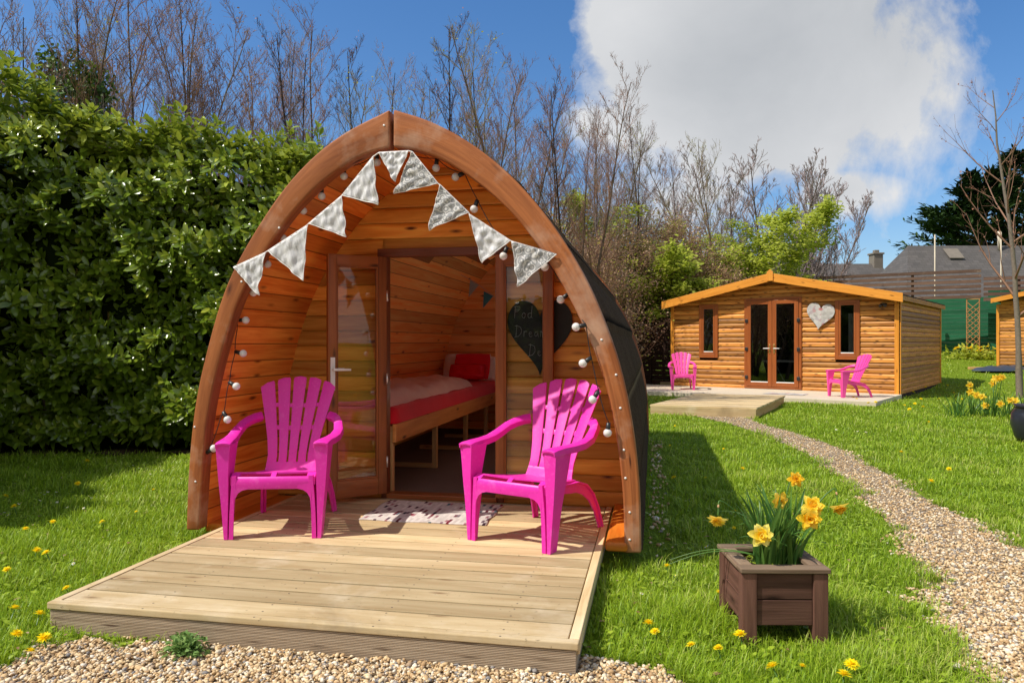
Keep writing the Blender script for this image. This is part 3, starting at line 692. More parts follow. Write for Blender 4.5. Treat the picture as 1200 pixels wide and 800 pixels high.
pillow((-2.22,YB-.48,.96),.46,.34,.13,RX(-20),M['red'],'cushion','plain red square cushion leaning on the white pillow','cushion')
pillow((-2.24,YB-.64,.90),.46,.20,.12,RX(-24),M['redsatin'],'cushion','shiny red satin cushion lying in front of the plain one','cushion')
# added second bed, out of view, white to bounce sun around the interior
bounce_bed=thing('bed','added unseen timber bed with white bedding bouncing sunlight from the right wall of the pod','bed',(-.75,7.6,.135))
mb=MB(); mb.box((-1.10,5.9,.52),(-1.07,YB-.15,.655)); mb.box((-1.069,5.9,.60),(-.42,YB-.15,.64)); o=cbuild(mb,'side_board',M['bedboard'],bounce_bed)
for yy in (5.96,7.5,9.0):
    mb=MB(); mb.box((-1.105,yy-.022,.136),(-1.062,yy+.022,.519)); cbuild(mb,'leg',M['softwood'],bounce_bed)
mb=softbox(-1.08,-.40,5.9,YB-.14,.641,.80,30,60,.006,6,.08); cbuild(mb,'mattress',M['pillow'],bounce_bed)
# interior bunting
ib=thing('bunting','small bunting of grey and teal flags hung inside the pod','bunting',tuple(PY(565,330,7.4)))
mb=MB(); mb.tube([PY(540,322,7.4),PY(556,330,7.4),PY(572,342,7.4),PY(590,356,7.4),PY(615,362,7.4)],.002,5); cbuild(mb,'cord',M['greyflag'],ib)
for (a,b,c,mt) in (((551,328),(561,334),(549,348),'greyflag'),((567,341),(578,347),(566,361),'tealflag'),((583,350),(593,356),(584,371),'greyflag')):
    mb=MB(); A,B_,Cc=[PY(*q,7.4) for q in (a,b,c)]; mb.v=[A,B_,Cc,A+Vector((0,.003,0)),B_+Vector((0,.003,0)),Cc+Vector((0,.003,0))]
    mb.face([0,1,2]); mb.face([5,4,3]); cbuild(mb,'flag',M[mt],ib,fix=False)
# ------------------------------------------------------------ rug
rg=MB(); rows=[]
for i in range(41):
    row=[]
    for j in range(25):
        x=-1.85+.83*i/40; y=4.42+.575*j/24; row.append((x+.006*math.sin(y*23),y+.006*math.sin(x*17),DZ+.008+.003*math.sin(x*9)*math.sin(y*12)))
    rows.append(row)
rg.grid(rows); rob=rg.build('door_mat',M['rug'],None); tag(rob,'woven rag mat in white, red and navy at the doorway of the pod','mat')
m=rob.modifiers.new('thick','SOLIDIFY'); m.thickness=.007; m.offset=-1
# ------------------------------------------------------------ bunting on the arch
FL=[((274,313),(311,296),(303,346),'satin'),((314,294),(360,264),(356,329),'satin'),((362,262),(400,230),(407,278),'satin'),((401,229),(437,184),(443,240),'satin'),
((444,179),(479,177),(463,213),'satin'),((483,178),(513,215),(463,227),'lace'),((516,217),(549,249),(502,270),'lace'),((550,251),(598,282),(565,308),'satin'),((600,283),(652,298),(607,336),'lace')]
bt=thing('bunting','triangular silver and white lace bunting strung across the front arch of the pod','bunting',tuple(PY(462,178,YA-.02)))
def onpl(q,y): return PY(q[0],q[1],y)
yb=YA-.012; pts=[]
for A,B_,Cc,mt in FL: pts+=[onpl(A,yb),onpl(B_,yb)]
mb=MB(); mb.tube(pts,.004,6); cbuild(mb,'tape',M['cord'],bt)
for fi,(A,B_,Cc,mt) in enumerate(FL):
    A,B_,Cc=[onpl(q,yb-.003) for q in (A,B_,Cc)]
    mb=MB(); n=22; idx={}
    rs=random.Random(fi); ph=[rs.uniform(0,6) for _ in range(4)]
    for i in range(n+1):
        for j in range(n+1-i):
            u=j/n; v=i/n; p=A*(1-u-v)+B_*u+Cc*v
            amp=.014*(.25+v); ca=u+v*.5
            d=amp*math.sin(ca*9+ph[0])+.006*math.sin(ca*23+v*6+ph[1])+.004*math.sin(v*25+u*8+ph[2])
            idx[i,j]=len(mb.v); mb.v.append(p+Vector((0,-abs(d)*.9-.0*v+.004,0))+Vector((.006*math.sin(v*12+ph[3])*v,0,0)))
    for i in range(n):
        for j in range(n-i):
            mb.face([idx[i,j],idx[i,j+1],idx[i+1,j]],sm=True)
            if j<n-i-1: mb.face([idx[i,j+1],idx[i+1,j+1],idx[i+1,j]],sm=True)
    f=cbuild(mb,'flag',M[mt],bt); md=f.modifiers.new('thick','SOLIDIFY'); md.thickness=.002
    hem=MB(); hem.tube([mb.v[idx[i,0]]-Vector((0,.002,0)) for i in range(n+1)],.0028,5); hem.tube([mb.v[idx[i,n-i]]-Vector((0,.002,0)) for i in range(n+1)],.0028,5)
    h=hem.build('hem',M['cord'],f); h.parent=f; h.matrix_parent_inverse=f.matrix_parent_inverse.inverted() if False else Matrix.Identity(4)
# ------------------------------------------------------------ string of bulbs
BU=[(250.7,525,-1,-.6),(266.6,491.5,-.6,1),(277,452.5,-1,.5),(285,414,-1,.2),(288,375,-1,0),(297,343,-.6,1),(313.6,309.6,-.3,1),(332,279,-.5,1),(355.4,247,-.2,1),(377,230,0,1),(403,206.6,0,1),(441.7,190.5,0,1),(469.5,188,.3,1),
(511,197,.1,1),(533.8,207.5,1,.4),(555.5,245,.4,1),(590,300,.4,1),(638.6,313,0,1),(657,351,1,.7),(675,383,1,.2),(683,425.6,1,.7),(694.5,468,.7,1),(712,507,.1,1)]
sl=thing('string_light','string of white globe bulbs on black cable looped around the arch','string lights',tuple(PY(470,170,YA+.06)))
cab=[]
for (x,y,dx,dz) in BU:
    lf = 228<x<275 and y>440; yy=YA+.11 if y<420 else YA+.03
    if x>660: yy=YA-.03
    c=PY(x,y,yy); d=Vector((dx,0,dz)).normalized(); r=.0235
    mb=MB(); mb.ball(c,r,nu=18,nv=12); b=cbuild(mb,'bulb',M['bulb'],sl)
    ms=MB(); ms.tube([c+d*(r*.85),c+d*(r*1.05),c+d*(r+.034)],[.012,.0135,.012],10); s_=ms.build('socket',M['black'],b); s_.parent=b
    cab.append(c+d*(r+.034))
pts=[]
for i in range(len(cab)-1):
    a,b=cab[i],cab[i+1]; L=(a-b).length
    for k in range(8):
        t_=k/8; p=a.lerp(b,t_); p.z-=.10*L*4*t_*(1-t_)*(.6+.5*math.sin(i*2.1)); p.y+=.006*math.sin(i+t_*5); pts.append(p)
pts.append(cab[-1]); mb=MB(); mb.tube(pts,.0028,6); cbuild(mb,'cable',M['cable'],sl)
# ------------------------------------------------------------ chairs
def make_chair(label,loc,rz,mat,group=None):
    t=thing('adirondack_chair',label,'garden chair',loc,rz,group)
    def fin(mb,name,bw=.004):
        o=mb.build(name,mat,t); bevel(o,bw,3,30); return o
    # seat
    mb=MB(); prof=[(-.012,.292),(-.016,.33),(-.015,.350),(-.010,.360),(-.004,.365)]
    def strip(pr,x0,x1,th=.011,nx=2):
        rings=[]
        for k in range(nx+1):
            x=x0+(x1-x0)*k/nx; up=[(x,y,z) for y,z in pr]; dn=[(x,y+ (th if z<.36 and y<.02 else 0),z-(0 if z<.36 and y<.02 else th)) for y,z in pr][::-1]
            rings.append(up+dn)
        mb.loft(rings,sm=True)
    strip(prof,-.243,.243)
    sz=lambda y:(.386-.20*max(0,y-.04)+.12*max(0,y-.04)**2) if y>.036 else .364+.022*(y+.004)/.04
    hw=lambda y:.243-.16*max(0,y-.05)
    y=.052; ys_=[]
    rowsx=[(.036,.090)]+[(.100+.0625*i,.100+.0625*i+.052) for i in range(6)]
    for (a,b) in rowsx:
        mb.loft([[( -hw(a),a,sz(a)),(-hw(b),b,sz(b)),(-hw(b),b,sz(b)-.011),(-hw(a),a,sz(a)-.011)],[(0,a,sz(a)-.004),(0,b,sz(b)-.004),(0,b,sz(b)-.016),(0,a,sz(a)-.016)],[(hw(a),a,sz(a)),(hw(b),b,sz(b)),(hw(b),b,sz(b)-.011),(hw(a),a,sz(a)-.011)]],sm=False)
    for x0 in (-1,0,1):        # ribs along the depth carrying the slats
        ys=np.linspace(-.004,.47,12); w=.016 if x0==0 else .026
        mb.loft([[(x0*(hw(v)-.012)-w,v,sz(v)-.003),(x0*(hw(v)-.012)+w,v,sz(v)-.003),(x0*(hw(v)-.012)+w,v,sz(v)-(.013 if x0==0 else .05)),(x0*(hw(v)-.012)-w,v,sz(v)-(.013 if x0==0 else .05))] for v in ys],sm=False)
    fin(mb,'seat',.003)
    # backrest
    def bp(x,tt,d=0.0):
        yb_=.445+.42*tt+.02*tt*tt; zb=.285+.907*tt; c=-.55*x*x
        return Vector((x,yb_+(c+d)*.907,zb-(c+d)*.42))
    W=lambda tt:float(np.interp(tt,[0,.06,.13,.25,.40,.55,.70],[.180,.168,.162,.178,.212,.248,.285]))
    mb=MB(); TB=.095
    def sheet(x0f,x1f,ts,th=.011,nx=1,d=0.0,endx=None):
        rings=[]
        for i,tt in enumerate(ts):
            w=W(tt); xs=[(x0f+(x1f-x0f)*k/nx)*w for k in range(nx+1)]
            if callable(endx): xs=endx(i,tt,xs)
            rings.append([bp(x,tt,d) for x in xs]+[bp(x,tt,d+th) for x in xs[::-1]])
        return rings
    mb.loft(sheet(-1,1,np.linspace(.0,TB,6),nx=10),sm=True)
    n=5; gap=.08
    for k in range(n):
        s0=-1+2*k/n+(gap/2 if k>0 else 0); s1=-1+2*(k+1)/n-(gap/2 if k<n-1 else 0)
        ts=list(np.linspace(TB-.004,.60,12)); rings=sheet(s0,s1,ts,nx=2)
        top=lambda s:.690-.085*s*s
        t0,tm,t1=top(s0)-.004,top((s0+s1)/2)+.002,top(s1)-.004
        base=ts[-1]
        for f in (.5,.85,1.0):
            xs=[s0,(s0+s1)/2,s1]; tl=[base+(q-base)*f for q in (t0,tm,t1)]
            if f==1.0: xs=[s0*.95+s1*.05,(s0+s1)/2,s0*.05+s1*.95]; tl=[tl[0]+.005,tl[1]+.005,tl[2]+.005]
            fr=[bp(x*W(q),q,0) for x,q in zip(xs,tl)]; bk=[bp(x*W(q),q,.011) for x,q in zip(xs,tl)][::-1]
            rings.append(fr+bk)
        mb.loft(rings,sm=True)
    for (a,b) in ((.315,.345),(.475,.502)):
        mb.loft(sheet(-.97,.97,[a,b],th=.008,nx=10,d=.006),sm=True)
    fin(mb,'backrest',.003)
    for s in (-1,1):
        # front leg : inner flange from the apron, outer flange up to the arm, recess between them open to the front
        mb=MB()
        zs=[0,.06,.15,.25,.32,.37,.45,.53,.552]
        xi=[.238,.237,.234,.228,.222,.218]; xo=[.294,.299,.306,.315,.322,.326,.332,.338,.340]; xm=[.272,.272,.270,.268,.266,.266,.262,.255,.252]
        yf=[-.012,-.012,-.012,-.013,-.016,-.018,-.02,-.024,-.024]; dp=[.040,.046,.054,.066,.080,.094,.112,.128,.132]
        def pl4(xa,xb,ya,yb_,n):
            mb.loft([[(s*xa[i],ya[i],zs[i]),(s*xb[i],ya[i],zs[i]),(s*xb[i],yb_[i],zs[i]),(s*xa[i],yb_[i],zs[i])] for i in range(n)],sm=False)
        A=lambda l,d:[q+d for q in l]
        pl4(xi,A(xi,.026),yf,A(yf,.010),6)
        pl4(A(xi,.018),A(xi,.026),A(yf,.0101),dp,6)
        pl4(A(xi,.0261),A(xm,-.0001),[q-.009 for q in dp],dp,6)
        pl4(xm,xo,yf,A(yf,.010),9)
        pl4(xm,A(xm,.008),A(yf,.0101),dp,9)
        pl4(A(xo,-.008),xo,A(yf,.0101),A(dp,.02),9)
        mb.box((s*.265,-.004,.0),(s*.271,.038,.010))
        # arch bracket between leg and apron
        n0=[]
        prof2=[(.234,.16),(.2335,.20),(.226,.24),(.210,.268),(.185,.285),(.150,.293)]
        rings=[[(s*x,-.0125,z),(s*x,-.0155,.33),(s*x,-.0045,.33),(s*x,-.002,z)] for x,z in prof2]
        mb.loft(rings,sm=False)
        fin(mb,'front_leg',.003)
        # arm
        mb=MB(); pth=[(.294,-.036,.560,.090),(.297,.0,.566,.092),(.304,.08,.570,.084),(.318,.18,.570,.078),(.330,.28,.576,.070),(.335,.37,.596,.062),(.318,.45,.632,.056),(.294,.515,.652,.055),(.262,.562,.664,.055),(.225,.590,.668,.055)]
        up=Vector((0,0,1)); rings=[]; rl=[]
        for i,(x,y_,z,w) in enumerate(pth):
            p=Vector((s*x,y_,z)); a=Vector((s*pth[max(i-1,0)][0],*pth[max(i-1,0)][1:3])); b=Vector((s*pth[min(i+1,9)][0],*pth[min(i+1,9)][1:3]))
            tt=(b-a).normalized(); sd=tt.cross(up).normalized(); nn=sd.cross(tt)
            k=i/9; tw=Matrix.Rotation(s*-.9*max(0,(k-.45)/.55)**1.3,3,tt); sd=tw@sd; nn=tw@nn
            crown=.006
            q=[]
            for f in (-1,-.55,0,.55,1): q.append(p+sd*(w/2*f)+nn*(crown*(1-f*f)))
            lip=.036 if 0<i else .026
            q2=[q[-1]-nn*lip, q[-1]-nn*lip-sd*.008, q[-1]-nn*.011-sd*.010, p-nn*.006, q[0]-nn*.011+sd*.010, q[0]-nn*lip+sd*.008, q[0]-nn*lip]
            rings.append(q+q2)
        mb.loft(rings,sm=True)
        fin(mb,'arm',.002)
        # rear leg
        mb=MB(); pth=[(.226,.12,.325,.050),(.212,.26,.300,.056),(.206,.36,.288,.060),(.206,.45,.282,.066),(.214,.53,.256,.070),(.226,.595,.200,.060),(.238,.640,.120,.048),(.248,.672,.030,.040),(.250,.678,.0,.040)]
        rings=[]
        for i,(x,y_,z,w) in enumerate(pth):
            a=pth[max(i-1,0)]; b=pth[min(i+1,8)]; tt=Vector((0,b[1]-a[1],b[2]-a[2])).normalized(); nn=Vector((0,-tt.z,tt.y)); p=Vector((s*x,y_,z)); hx=.020
            if i==8: nn=Vector((0,1,0)) if nn.y>0 else Vector((0,-1,0))
            ci=Vector((hx,0,0))
            rings.append([p-ci+nn*w/2,p+ci+nn*w/2,p+ci+nn*(w/2-.010),p+Vector((.006,0,0))+nn*(w/2-.012),p+Vector((.006,0,0))-nn*w/2,p-Vector((.006,0,0))-nn*w/2,p-Vector((.006,0,0))+nn*(w/2-.012),p-ci+nn*(w/2-.010)])
        mb.loft(rings,sm=False)
        fin(mb,'rear_leg',.002)
    t.scale=(.935,.98,.985)
    return t
FLp,FRp=G(264,633,DZ),G(375,629,DZ); c=(FLp+FRp)/2; a=math.atan2((FRp-FLp).y,(FRp-FLp).x)
make_chair('bright pink plastic garden chair on the left of the pod doorway, facing the viewer',(c.x,c.y,DZ+.002),a-math.radians(4),M['pink'],'pink garden chairs')
FLp,FRp=G(551,632,DZ),G(644,649,DZ); c=(FLp+FRp)/2; a=math.atan2((FRp-FLp).y,(FRp-FLp).x)
make_chair('bright pink plastic garden chair on the deck under the heart chalkboard, turned left',(c.x,c.y,DZ+.002),a,M['pink'],'pink garden chairs')
# ------------------------------------------------------------ the cabin
A_=cam2w(8.59,16.3); W_=5.47; dirBA=Vector((.787*cs+.617*sn*1.0,0,0)) # replaced below
def cdir(lat,d): v=cam2w(lat,d); return Vector((v.x,v.y,0)).normalized()
uB=cdir(.787,-.617); vB=cdir(.617,.787); B_=A_-uB*W_
CM=Matrix.Translation(B_)@Matrix(((uB.x,vB.x,0,0),(uB.y,vB.y,0,0),(0,0,1,0),(0,0,0,1)))
crz=math.atan2(uB.y,uB.x); CMi=CM.inverted()
def u_at(px,v=0.0):
    lo,hi=-3.0,9.0
    for _ in range(50):
        m=(lo+hi)/2; p=CM@Vector((m,v,0)); l,d=w2cam(p.x,p.y)
        if 600+F*l/d<px: lo=m
        else: hi=m
    return lo
def z_at(py,u,v=0.0):
    p=CM@Vector((u,v,0)); l,d=w2cam(p.x,p.y); return CH+(400-py)/F*d
cab_=thing('garden_cabin','golden timber summer house with brown glazed double doors at the end of the path','cabin',tuple(B_),crz)
LC=5.7; EZ=2.28; uR=W_/2
RZ=z_at(325,u_at(898)); 
def cb(mb,name,mat,parent=None,bw=None,loc=None):
    o=mb.build(name,mat,parent or cab_)
    if bw: bevel(o,bw)
    return o
du0,du1=u_at(873.5),u_at(939.5); dz1=z_at(350,du0); dz0=.16
w10,w11=u_at(820.5),u_at(841.5); w20,w21=u_at(979.5),u_at(1007.5); wz0,wz1=z_at(420.5,w20),z_at(352,w20)
wz0=.98-.1; 
def logwall(length,holes,gable=False,rh=.118,z0=.09):
    mb=MB(); z=z0
    ztop=RZ if gable else EZ
    while z<ztop-.01:
        z1=min(z+rh,ztop)
        if gable and z1>EZ:
            sl_=(RZ-EZ)/(W_/2); e0=max(0,(z-EZ))/sl_; e1=max(0,(z1-EZ))/sl_; sp=[(e0,e1,length-e0,length-e1)]
        else: sp=[(0,0,length,length)]
        for (h0,h1,a,b) in holes:
            if z1>a+.01 and z<b-.01: sp=[q for s in sp for q in ((s[0],s[1],h0,h0),(h1,h1,s[2],s[3]))if s[0]<h0 or True]
        sp2=[]
        for s in sp:
            if s[2]>s[0]: sp2.append(s)
        r=random.random()
        prof=[(0,.006),(.0,-.022),(.55,-.024),(.80,-.012),(.93,.0),(1,.004)]
        for (a0,a1,b0,b1) in sp2:
            n0=len(mb.v)
            for f,y in prof:
                mb.v.append(Vector((a0+(a1-a0)*f,y,z+(z1-z)*f))); mb.v.append(Vector((b0+(b1-b0)*f,y,z+(z1-z)*f)))
            for j in range(len(prof)-1):
                q=[n0+2*j,n0+2*j+1,n0+2*j+3,n0+2*j+2]; mb.face(q,[(mb.v[i].x+r*37,mb.v[i].z+r*9) for i in q],r)
        z+=rh
    return mb
holes=[(du0,du1,0,dz1),(w10,w11,wz0,wz1),(w20,w21,wz0,wz1)]
# sort holes per row handled one after another
def split(sp,holes,z,z1): return sp
def gwall():
    mb=MB(); rh=.118; z=.09
    while z<RZ-.02:
        z1=min(z+rh,RZ-.005); sl_=(RZ-EZ)/(W_/2); e0=max(0,z-EZ)/sl_; e1=max(0,z1-EZ)/sl_
        cuts=sorted([(h[0],h[1]) for h in holes if z1>h[2]+.02 and z<h[3]-.02])
        segs=[]; s=(e0,e1)
        for c0,c1 in cuts: segs.append((s[0],s[1],c0,c0)); s=(c1,c1)
        segs.append((s[0],s[1],W_-e0,W_-e1))
        prof=[(0,.008),(.0,-.026),(.50,-.028),(.78,-.014),(.90,.002),(1,.010)]
        for (a0,a1,b0,b1) in segs:
            r=random.random(); n0=len(mb.v)
            for f,y in prof:
                mb.v.append(Vector((a0+(a1-a0)*f,y,z+(z1-z)*f))); mb.v.append(Vector((b0+(b1-b0)*f,y,z+(z1-z)*f)))
            for j in range(len(prof)-1):
                q=[n0+2*j,n0+2*j+1,n0+2*j+3,n0+2*j+2]; mb.face(q,[(mb.v[i].x+r*37,mb.v[i].z+r*9) for i in q],r)
        z+=rh
    return mb
cb(gwall(),'wall',M['cabin'])
for x,sg in ((W_,1),(0,-1)):
    mb=logwall(LC,[]); R=Matrix.Translation((x,0,0))@Matrix(((0,-sg,0,0),(1,0,0,0),(0,0,1,0),(0,0,0,1))); mb.v=[R@v for v in mb.v]; cb(mb,'wall',M['cabin_side'])
mb=MB(); n0=0; mb.v=[Vector((0,LC,0)),Vector((W_,LC,0)),Vector((W_,LC,EZ)),Vector((W_/2,LC,RZ)),Vector((0,LC,EZ))]; mb.face([0,1,2,3,4]); cb(mb,'wall',M['cabin_side'])
mb=MB()
for x in (-.012,W_-.078): mb.box((x,-.045,.05),(x+.09,-.0255,EZ-.02))
mb.box((W_+.0255,-.02,.05),(W_+.045,.07,EZ-.02)); mb.box((W_+.0255,LC-.07,.05),(W_+.045,LC+.02,EZ-.02)); cb(mb,'corner_trim',M['cabin_trim'],None,.003)
mb=MB(); mb.box((-.02,-.02,0),(W_+.02,LC+.02,.088)); cb(mb,'base',M['fence_dark'])
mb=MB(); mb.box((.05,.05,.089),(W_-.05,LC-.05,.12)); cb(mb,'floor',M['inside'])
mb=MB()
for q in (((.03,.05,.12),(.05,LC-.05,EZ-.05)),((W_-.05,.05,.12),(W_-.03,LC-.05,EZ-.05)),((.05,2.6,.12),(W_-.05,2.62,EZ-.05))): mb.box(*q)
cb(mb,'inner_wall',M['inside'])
# roof
OV=.30; FO=.34; sl_=(RZ-EZ)/(W_/2)
for s in (-1,1):
    mb=MB(); e=W_/2+FO*.35; xe=W_/2+s*e; ze=RZ-sl_*e
    a=[(W_/2,-OV,RZ+.01),(xe,-OV,ze+.01),(xe,-OV,ze+.05),(W_/2,-OV,RZ+.05)]
    b=[(p[0],LC+.1,p[2]) for p in a]; mb.loft([a,b],sm=False); cb(mb,'roof',M['felt'])
    mb=MB(); h=.20
    a=[(W_/2+s*.05,-OV-.03,RZ+.075-.05*sl_),(xe+s*.02,-OV-.03,ze+.07),(xe+s*.02,-OV-.03,ze+.07-h),(W_/2+s*.05,-OV-.03,RZ+.075-h-.05*sl_)]
    b=[(p[0],-OV-.002,p[2]) for p in a]; mb.loft([a,b],sm=False)
    mb.uv=[[( (mb.v[i].x)*1.0+s*3,(mb.v[i].z-(RZ-sl_*abs(mb.v[i].x-W_/2)))) for i in f] for f in mb.f]
    cb(mb,'barge_board',M['cabin_trim'],None,.004)
    mb=MB(); mb.box((xe-.012 if s>0 else xe-.012,-OV,ze-.085),(xe+.012,LC+.1,ze+.02)); cb(mb,'eaves_board',M['cabin_side'],None,.003)
mb=MB(); mb.box((W_/2-.075,-OV-.055,RZ-.12),(W_/2+.075,-OV-.032,RZ+.10)); 
mb.v=[Vector((v.x,v.y,v.z+(.05 if v.z>RZ+.05 and False else 0))) for v in mb.v]; n0=len(mb.v)
mb.loft([[(W_/2-.075,-OV-.055,RZ+.101),(W_/2+.075,-OV-.055,RZ+.101),(W_/2,-OV-.055,RZ+.16)],[(W_/2-.075,-OV-.032,RZ+.101),(W_/2+.075,-OV-.032,RZ+.101),(W_/2,-OV-.032,RZ+.16)]],sm=False)
cb(mb,'finial',M['cabin_trim'],None,.004)
# doors & windows
def framed(x0,x1,z0,z1,y0,fw,name,handle=None,parent=None,hinge=None):
    mb=MB(); t0=y0; t1=y0+.05
    mb.box((x0,t0,z0),(x0+fw,t1,z1)); mb.box((x1-fw,t0,z0),(x1,t1,z1)); mb.box((x0+fw,t0+.002,z1-fw),(x1-fw,t1,z1)); mb.box((x0+fw,t0+.002,z0),(x1-fw,t1,z0+fw))
    d=cb(mb,name,M['upvc'],parent,.006)
    mg=MB(); mg.box((x0+fw,y0+.022,z0+fw),(x1-fw,y0+.028,z1-fw)); mg.build('pane',M['wglass'],d)
    ms=MB(); ms.box((x0+fw,y0+.006,z0+fw),(x1-fw,y0+.021,z0+fw+.022)); ms.build('sill_strip',M['white'],d)
    if handle is not None:
        xh=handle; mh=MB(); mh.box((xh-.016,y0-.012,.98),(xh+.016,y0,1.20)); dd=1 if xh>(x0+x1)/2 else -1
        h=mh.build('handle',M['brass'],d); bevel(h,.003)
        ml=MB(); ml.tube([(xh,y0-.012,1.10),(xh,y0-.05,1.10),(xh-dd*.03,y0-.055,1.10),(xh-dd*.14,y0-.055,1.10)],.011,8); ml.build('lever',M['white'],d)
    if hinge is not None:
        for hz in (.38,1.08,1.78):
            mh=MB(); mh.box((hinge-.035,y0-.02,hz-.045),(hinge+.035,y0-.001,hz+.045)); h=mh.build('hinge',M['black'],d); bevel(h,.006)
    return d
mb=MB(); of=.055
mb.box((du0-.01,-.055,dz0-.05),(du0+of,.03,dz1)); mb.box((du1-of,-.055,dz0-.05),(du1+.01,.03,dz1)); mb.box((du0+of,-.053,dz1-of),(du1-of,.03,dz1)); mb.box((du0+of,-.06,dz0-.05),(du1-of,.03,dz0))
cb(mb,'door_frame',M['upvc'],None,.005)
md_=(du0+du1)/2
framed(du0+of+.003,md_-.003,dz0+.004,dz1-of-.003,-.070,.10,'door',md_-.055,None,du0+of)
framed(md_+.003,du1-of-.003,dz0+.004,dz1-of-.003,-.070,.10,'door',md_+.055,None,du1-of)
for (a,b) in ((w10,w11),(w20,w21)):
    mb=MB(); of2=.07; mb.box((a-.01,-.055,wz0-.03),(a+of2,.03,wz1)); mb.box((b-of2,-.055,wz0-.03),(b+.01,.03,wz1)); mb.box((a+of2,-.053,wz1-of2),(b-of2,.03,wz1)); mb.box((a+of2,-.06,wz0-.03),(b-of2,.03,wz0+of2))
    w=cb(mb,'window_frame',M['upvc'],None,.005)
    d=framed(a+of2+.002,b-of2-.002,wz0+of2+.002,wz1-of2-.002,-.05,.045,'window',None)
tb=thing('white_table','white table behind the glass doors of the summer house','table',tuple(CM@Vector(((du0+du1)/2+.3,1.3,.12))),crz)
mb=MB(); mb.box((-.9,-.35,.62),(.9,.35,.66)); mb.build('tabletop',M['white'],tb)
for x in (-.8,.8):
    for y in (-.28,.28):
        mb=MB(); mb.tube([(x*.6,y,0),(x,y,.62)],.018,8); mb.build('leg',M['white'],tb)
p=CM@Vector(((w20+w21)/2+.10,.06,wz0)); cu=thing('window_blind','pale blind half drawn behind the right window of the summer house','blind',tuple(p),crz)
mb=MB(); mb.grid([[(-.10+.36*i/20,.012*math.sin(i*1.3),.02+1.02*j/4) for j in range(5)] for i in range(21)]); mb.build('fabric',M['curtain'],cu)
hx=(u_at(943.5)+u_at(976))/2; hw_=u_at(976)-u_at(943.5); hz0=z_at(386.5,hx); hz1=z_at(355.5,hx)
hp=thing('heart_plaque','patchwork paper covered heart hung beside the doors of the summer house','wall heart',tuple(CM@Vector((hx,-.05,hz0))),crz)
mb=heart_mesh('h',0,hw_,hz1-hz0,0,-.03,.02,None,None,None,Matrix.Rotation(math.radians(8),4,'Y')); o=mb.build('heart',M['collage'],hp); bevel(o,.003)
# outside lamp
lp=thing('wall_lamp','small dark twin spot lamp fixed high on the cabin wall near its corner','lamp',tuple(CM@Vector((u_at(1036),-.03,z_at(357,u_at(1036))))),crz)
for sx in (-.05,.05):
    mb=MB(); mb.tube([(sx,-.12,-.03),(sx,-.02,.01)],[.035,.025],10); mb.build('spot',M['black'],lp)
mb=MB(); mb.box((-.06,-.02,-.02),(.06,0,.03)); mb.build('bracket',M['black'],lp)
# terrace + deck of the cabin
tr=thing('terrace','pale concrete strip along the front of the summer house','terrace',tuple(B_),crz)
p1=CMi@G(1026.8,470.6,.10); vf=p1.y; u1=p1.x
mb=MB(); mb.box((-1.0,max(vf,-2.6),0),(u1,-.03,.10)); o=mb.build('slab',M['concrete'],tr); bevel(o,.01)
cd=thing('deck','timber deck standing out from the summer house at the end of the gravel path','deck',(0,0,0))
P4=[G(761.5,474,.17),G(886.5,478,.17),G(935,468,.17),G(815,461,.17)]
o0=P4[0]; ux=(P4[1]-P4[0]); wx=ux.length; ux.normalize(); vy=Vector((-ux.y,ux.x,0)); 
dM=Matrix(((ux.x,vy.x,0,o0.x),(ux.y,vy.y,0,o0.y),(0,0,1,0),(0,0,0,1)))
sk=(P4[3]-P4[0]); sku=sk.dot(ux)/sk.dot(vy); Ld=sk.dot(vy)
cd.location=(o0.x,o0.y,0); cd.rotation_euler=(0,0,math.atan2(ux.y,ux.x))
mb=MB(); y=0
while y<Ld:
    r=random.random(); a=[(0+y*sku,y,.14),(wx+y*sku,y,.14),(wx+y*sku,y,.17),(0+y*sku,y,.17)]; y2=y+.135; b=[(0+y2*sku,y2,.14),(wx+y2*sku,y2,.14),(wx+y2*sku,y2,.17),(0+y2*sku,y2,.17)]
    mb.loft([a,b],r=r,sm=False); mb.uv[-6:]=[[(mb.v[i].x+r*37,mb.v[i].y+mb.v[i].z) for i in f] for f in mb.f[-6:]]; y+=.145
mb.build('deck_boards',M['deck'],cd)
mb=MB(); mb.box((.01,.0,0.0),(wx-.01,.03,.139)); mb.build('fascia',M['deck'],cd)
for xx in (0.012,wx-.04):
    mb=MB(); mb.loft([[(xx,.031,0),(xx+.028,.031,0),(xx+.028,.031,.139),(xx,.031,.139)],[(xx+Ld*sku,Ld,0),(xx+.028+Ld*sku,Ld,0),(xx+.028+Ld*sku,Ld,.139),(xx+Ld*sku,Ld,.139)]],sm=False,r=.6); mb.build('fascia',M['softwood'],cd)
tm=MB(); tm.box((0,0,0),(1.1,.18,.14)); o=tm.build('timber_block',M['deck'],None); o.location=G(774,456,.0)+Vector((0,.9,0)); o.rotation_euler=(0,0,-.3); bevel(o,.01); tag(o,'short pale timber block beside the far left pink chair','timber')
mt=MB(); mt.grid([[(.55*i/12,.35*j/8,.0+.004*math.sin(i*1.2)*math.sin(j)) for j in range(9)] for i in range(13)]); o=mt.build('door_mat',M['collage'],None); p=G(893,461,.105); o.location=(p.x,p.y,.108); o.rotation_euler=(0,0,crz); o.scale=(1.6,1.3,1); tag(o,'pale mat lying at the summer house doors','mat')
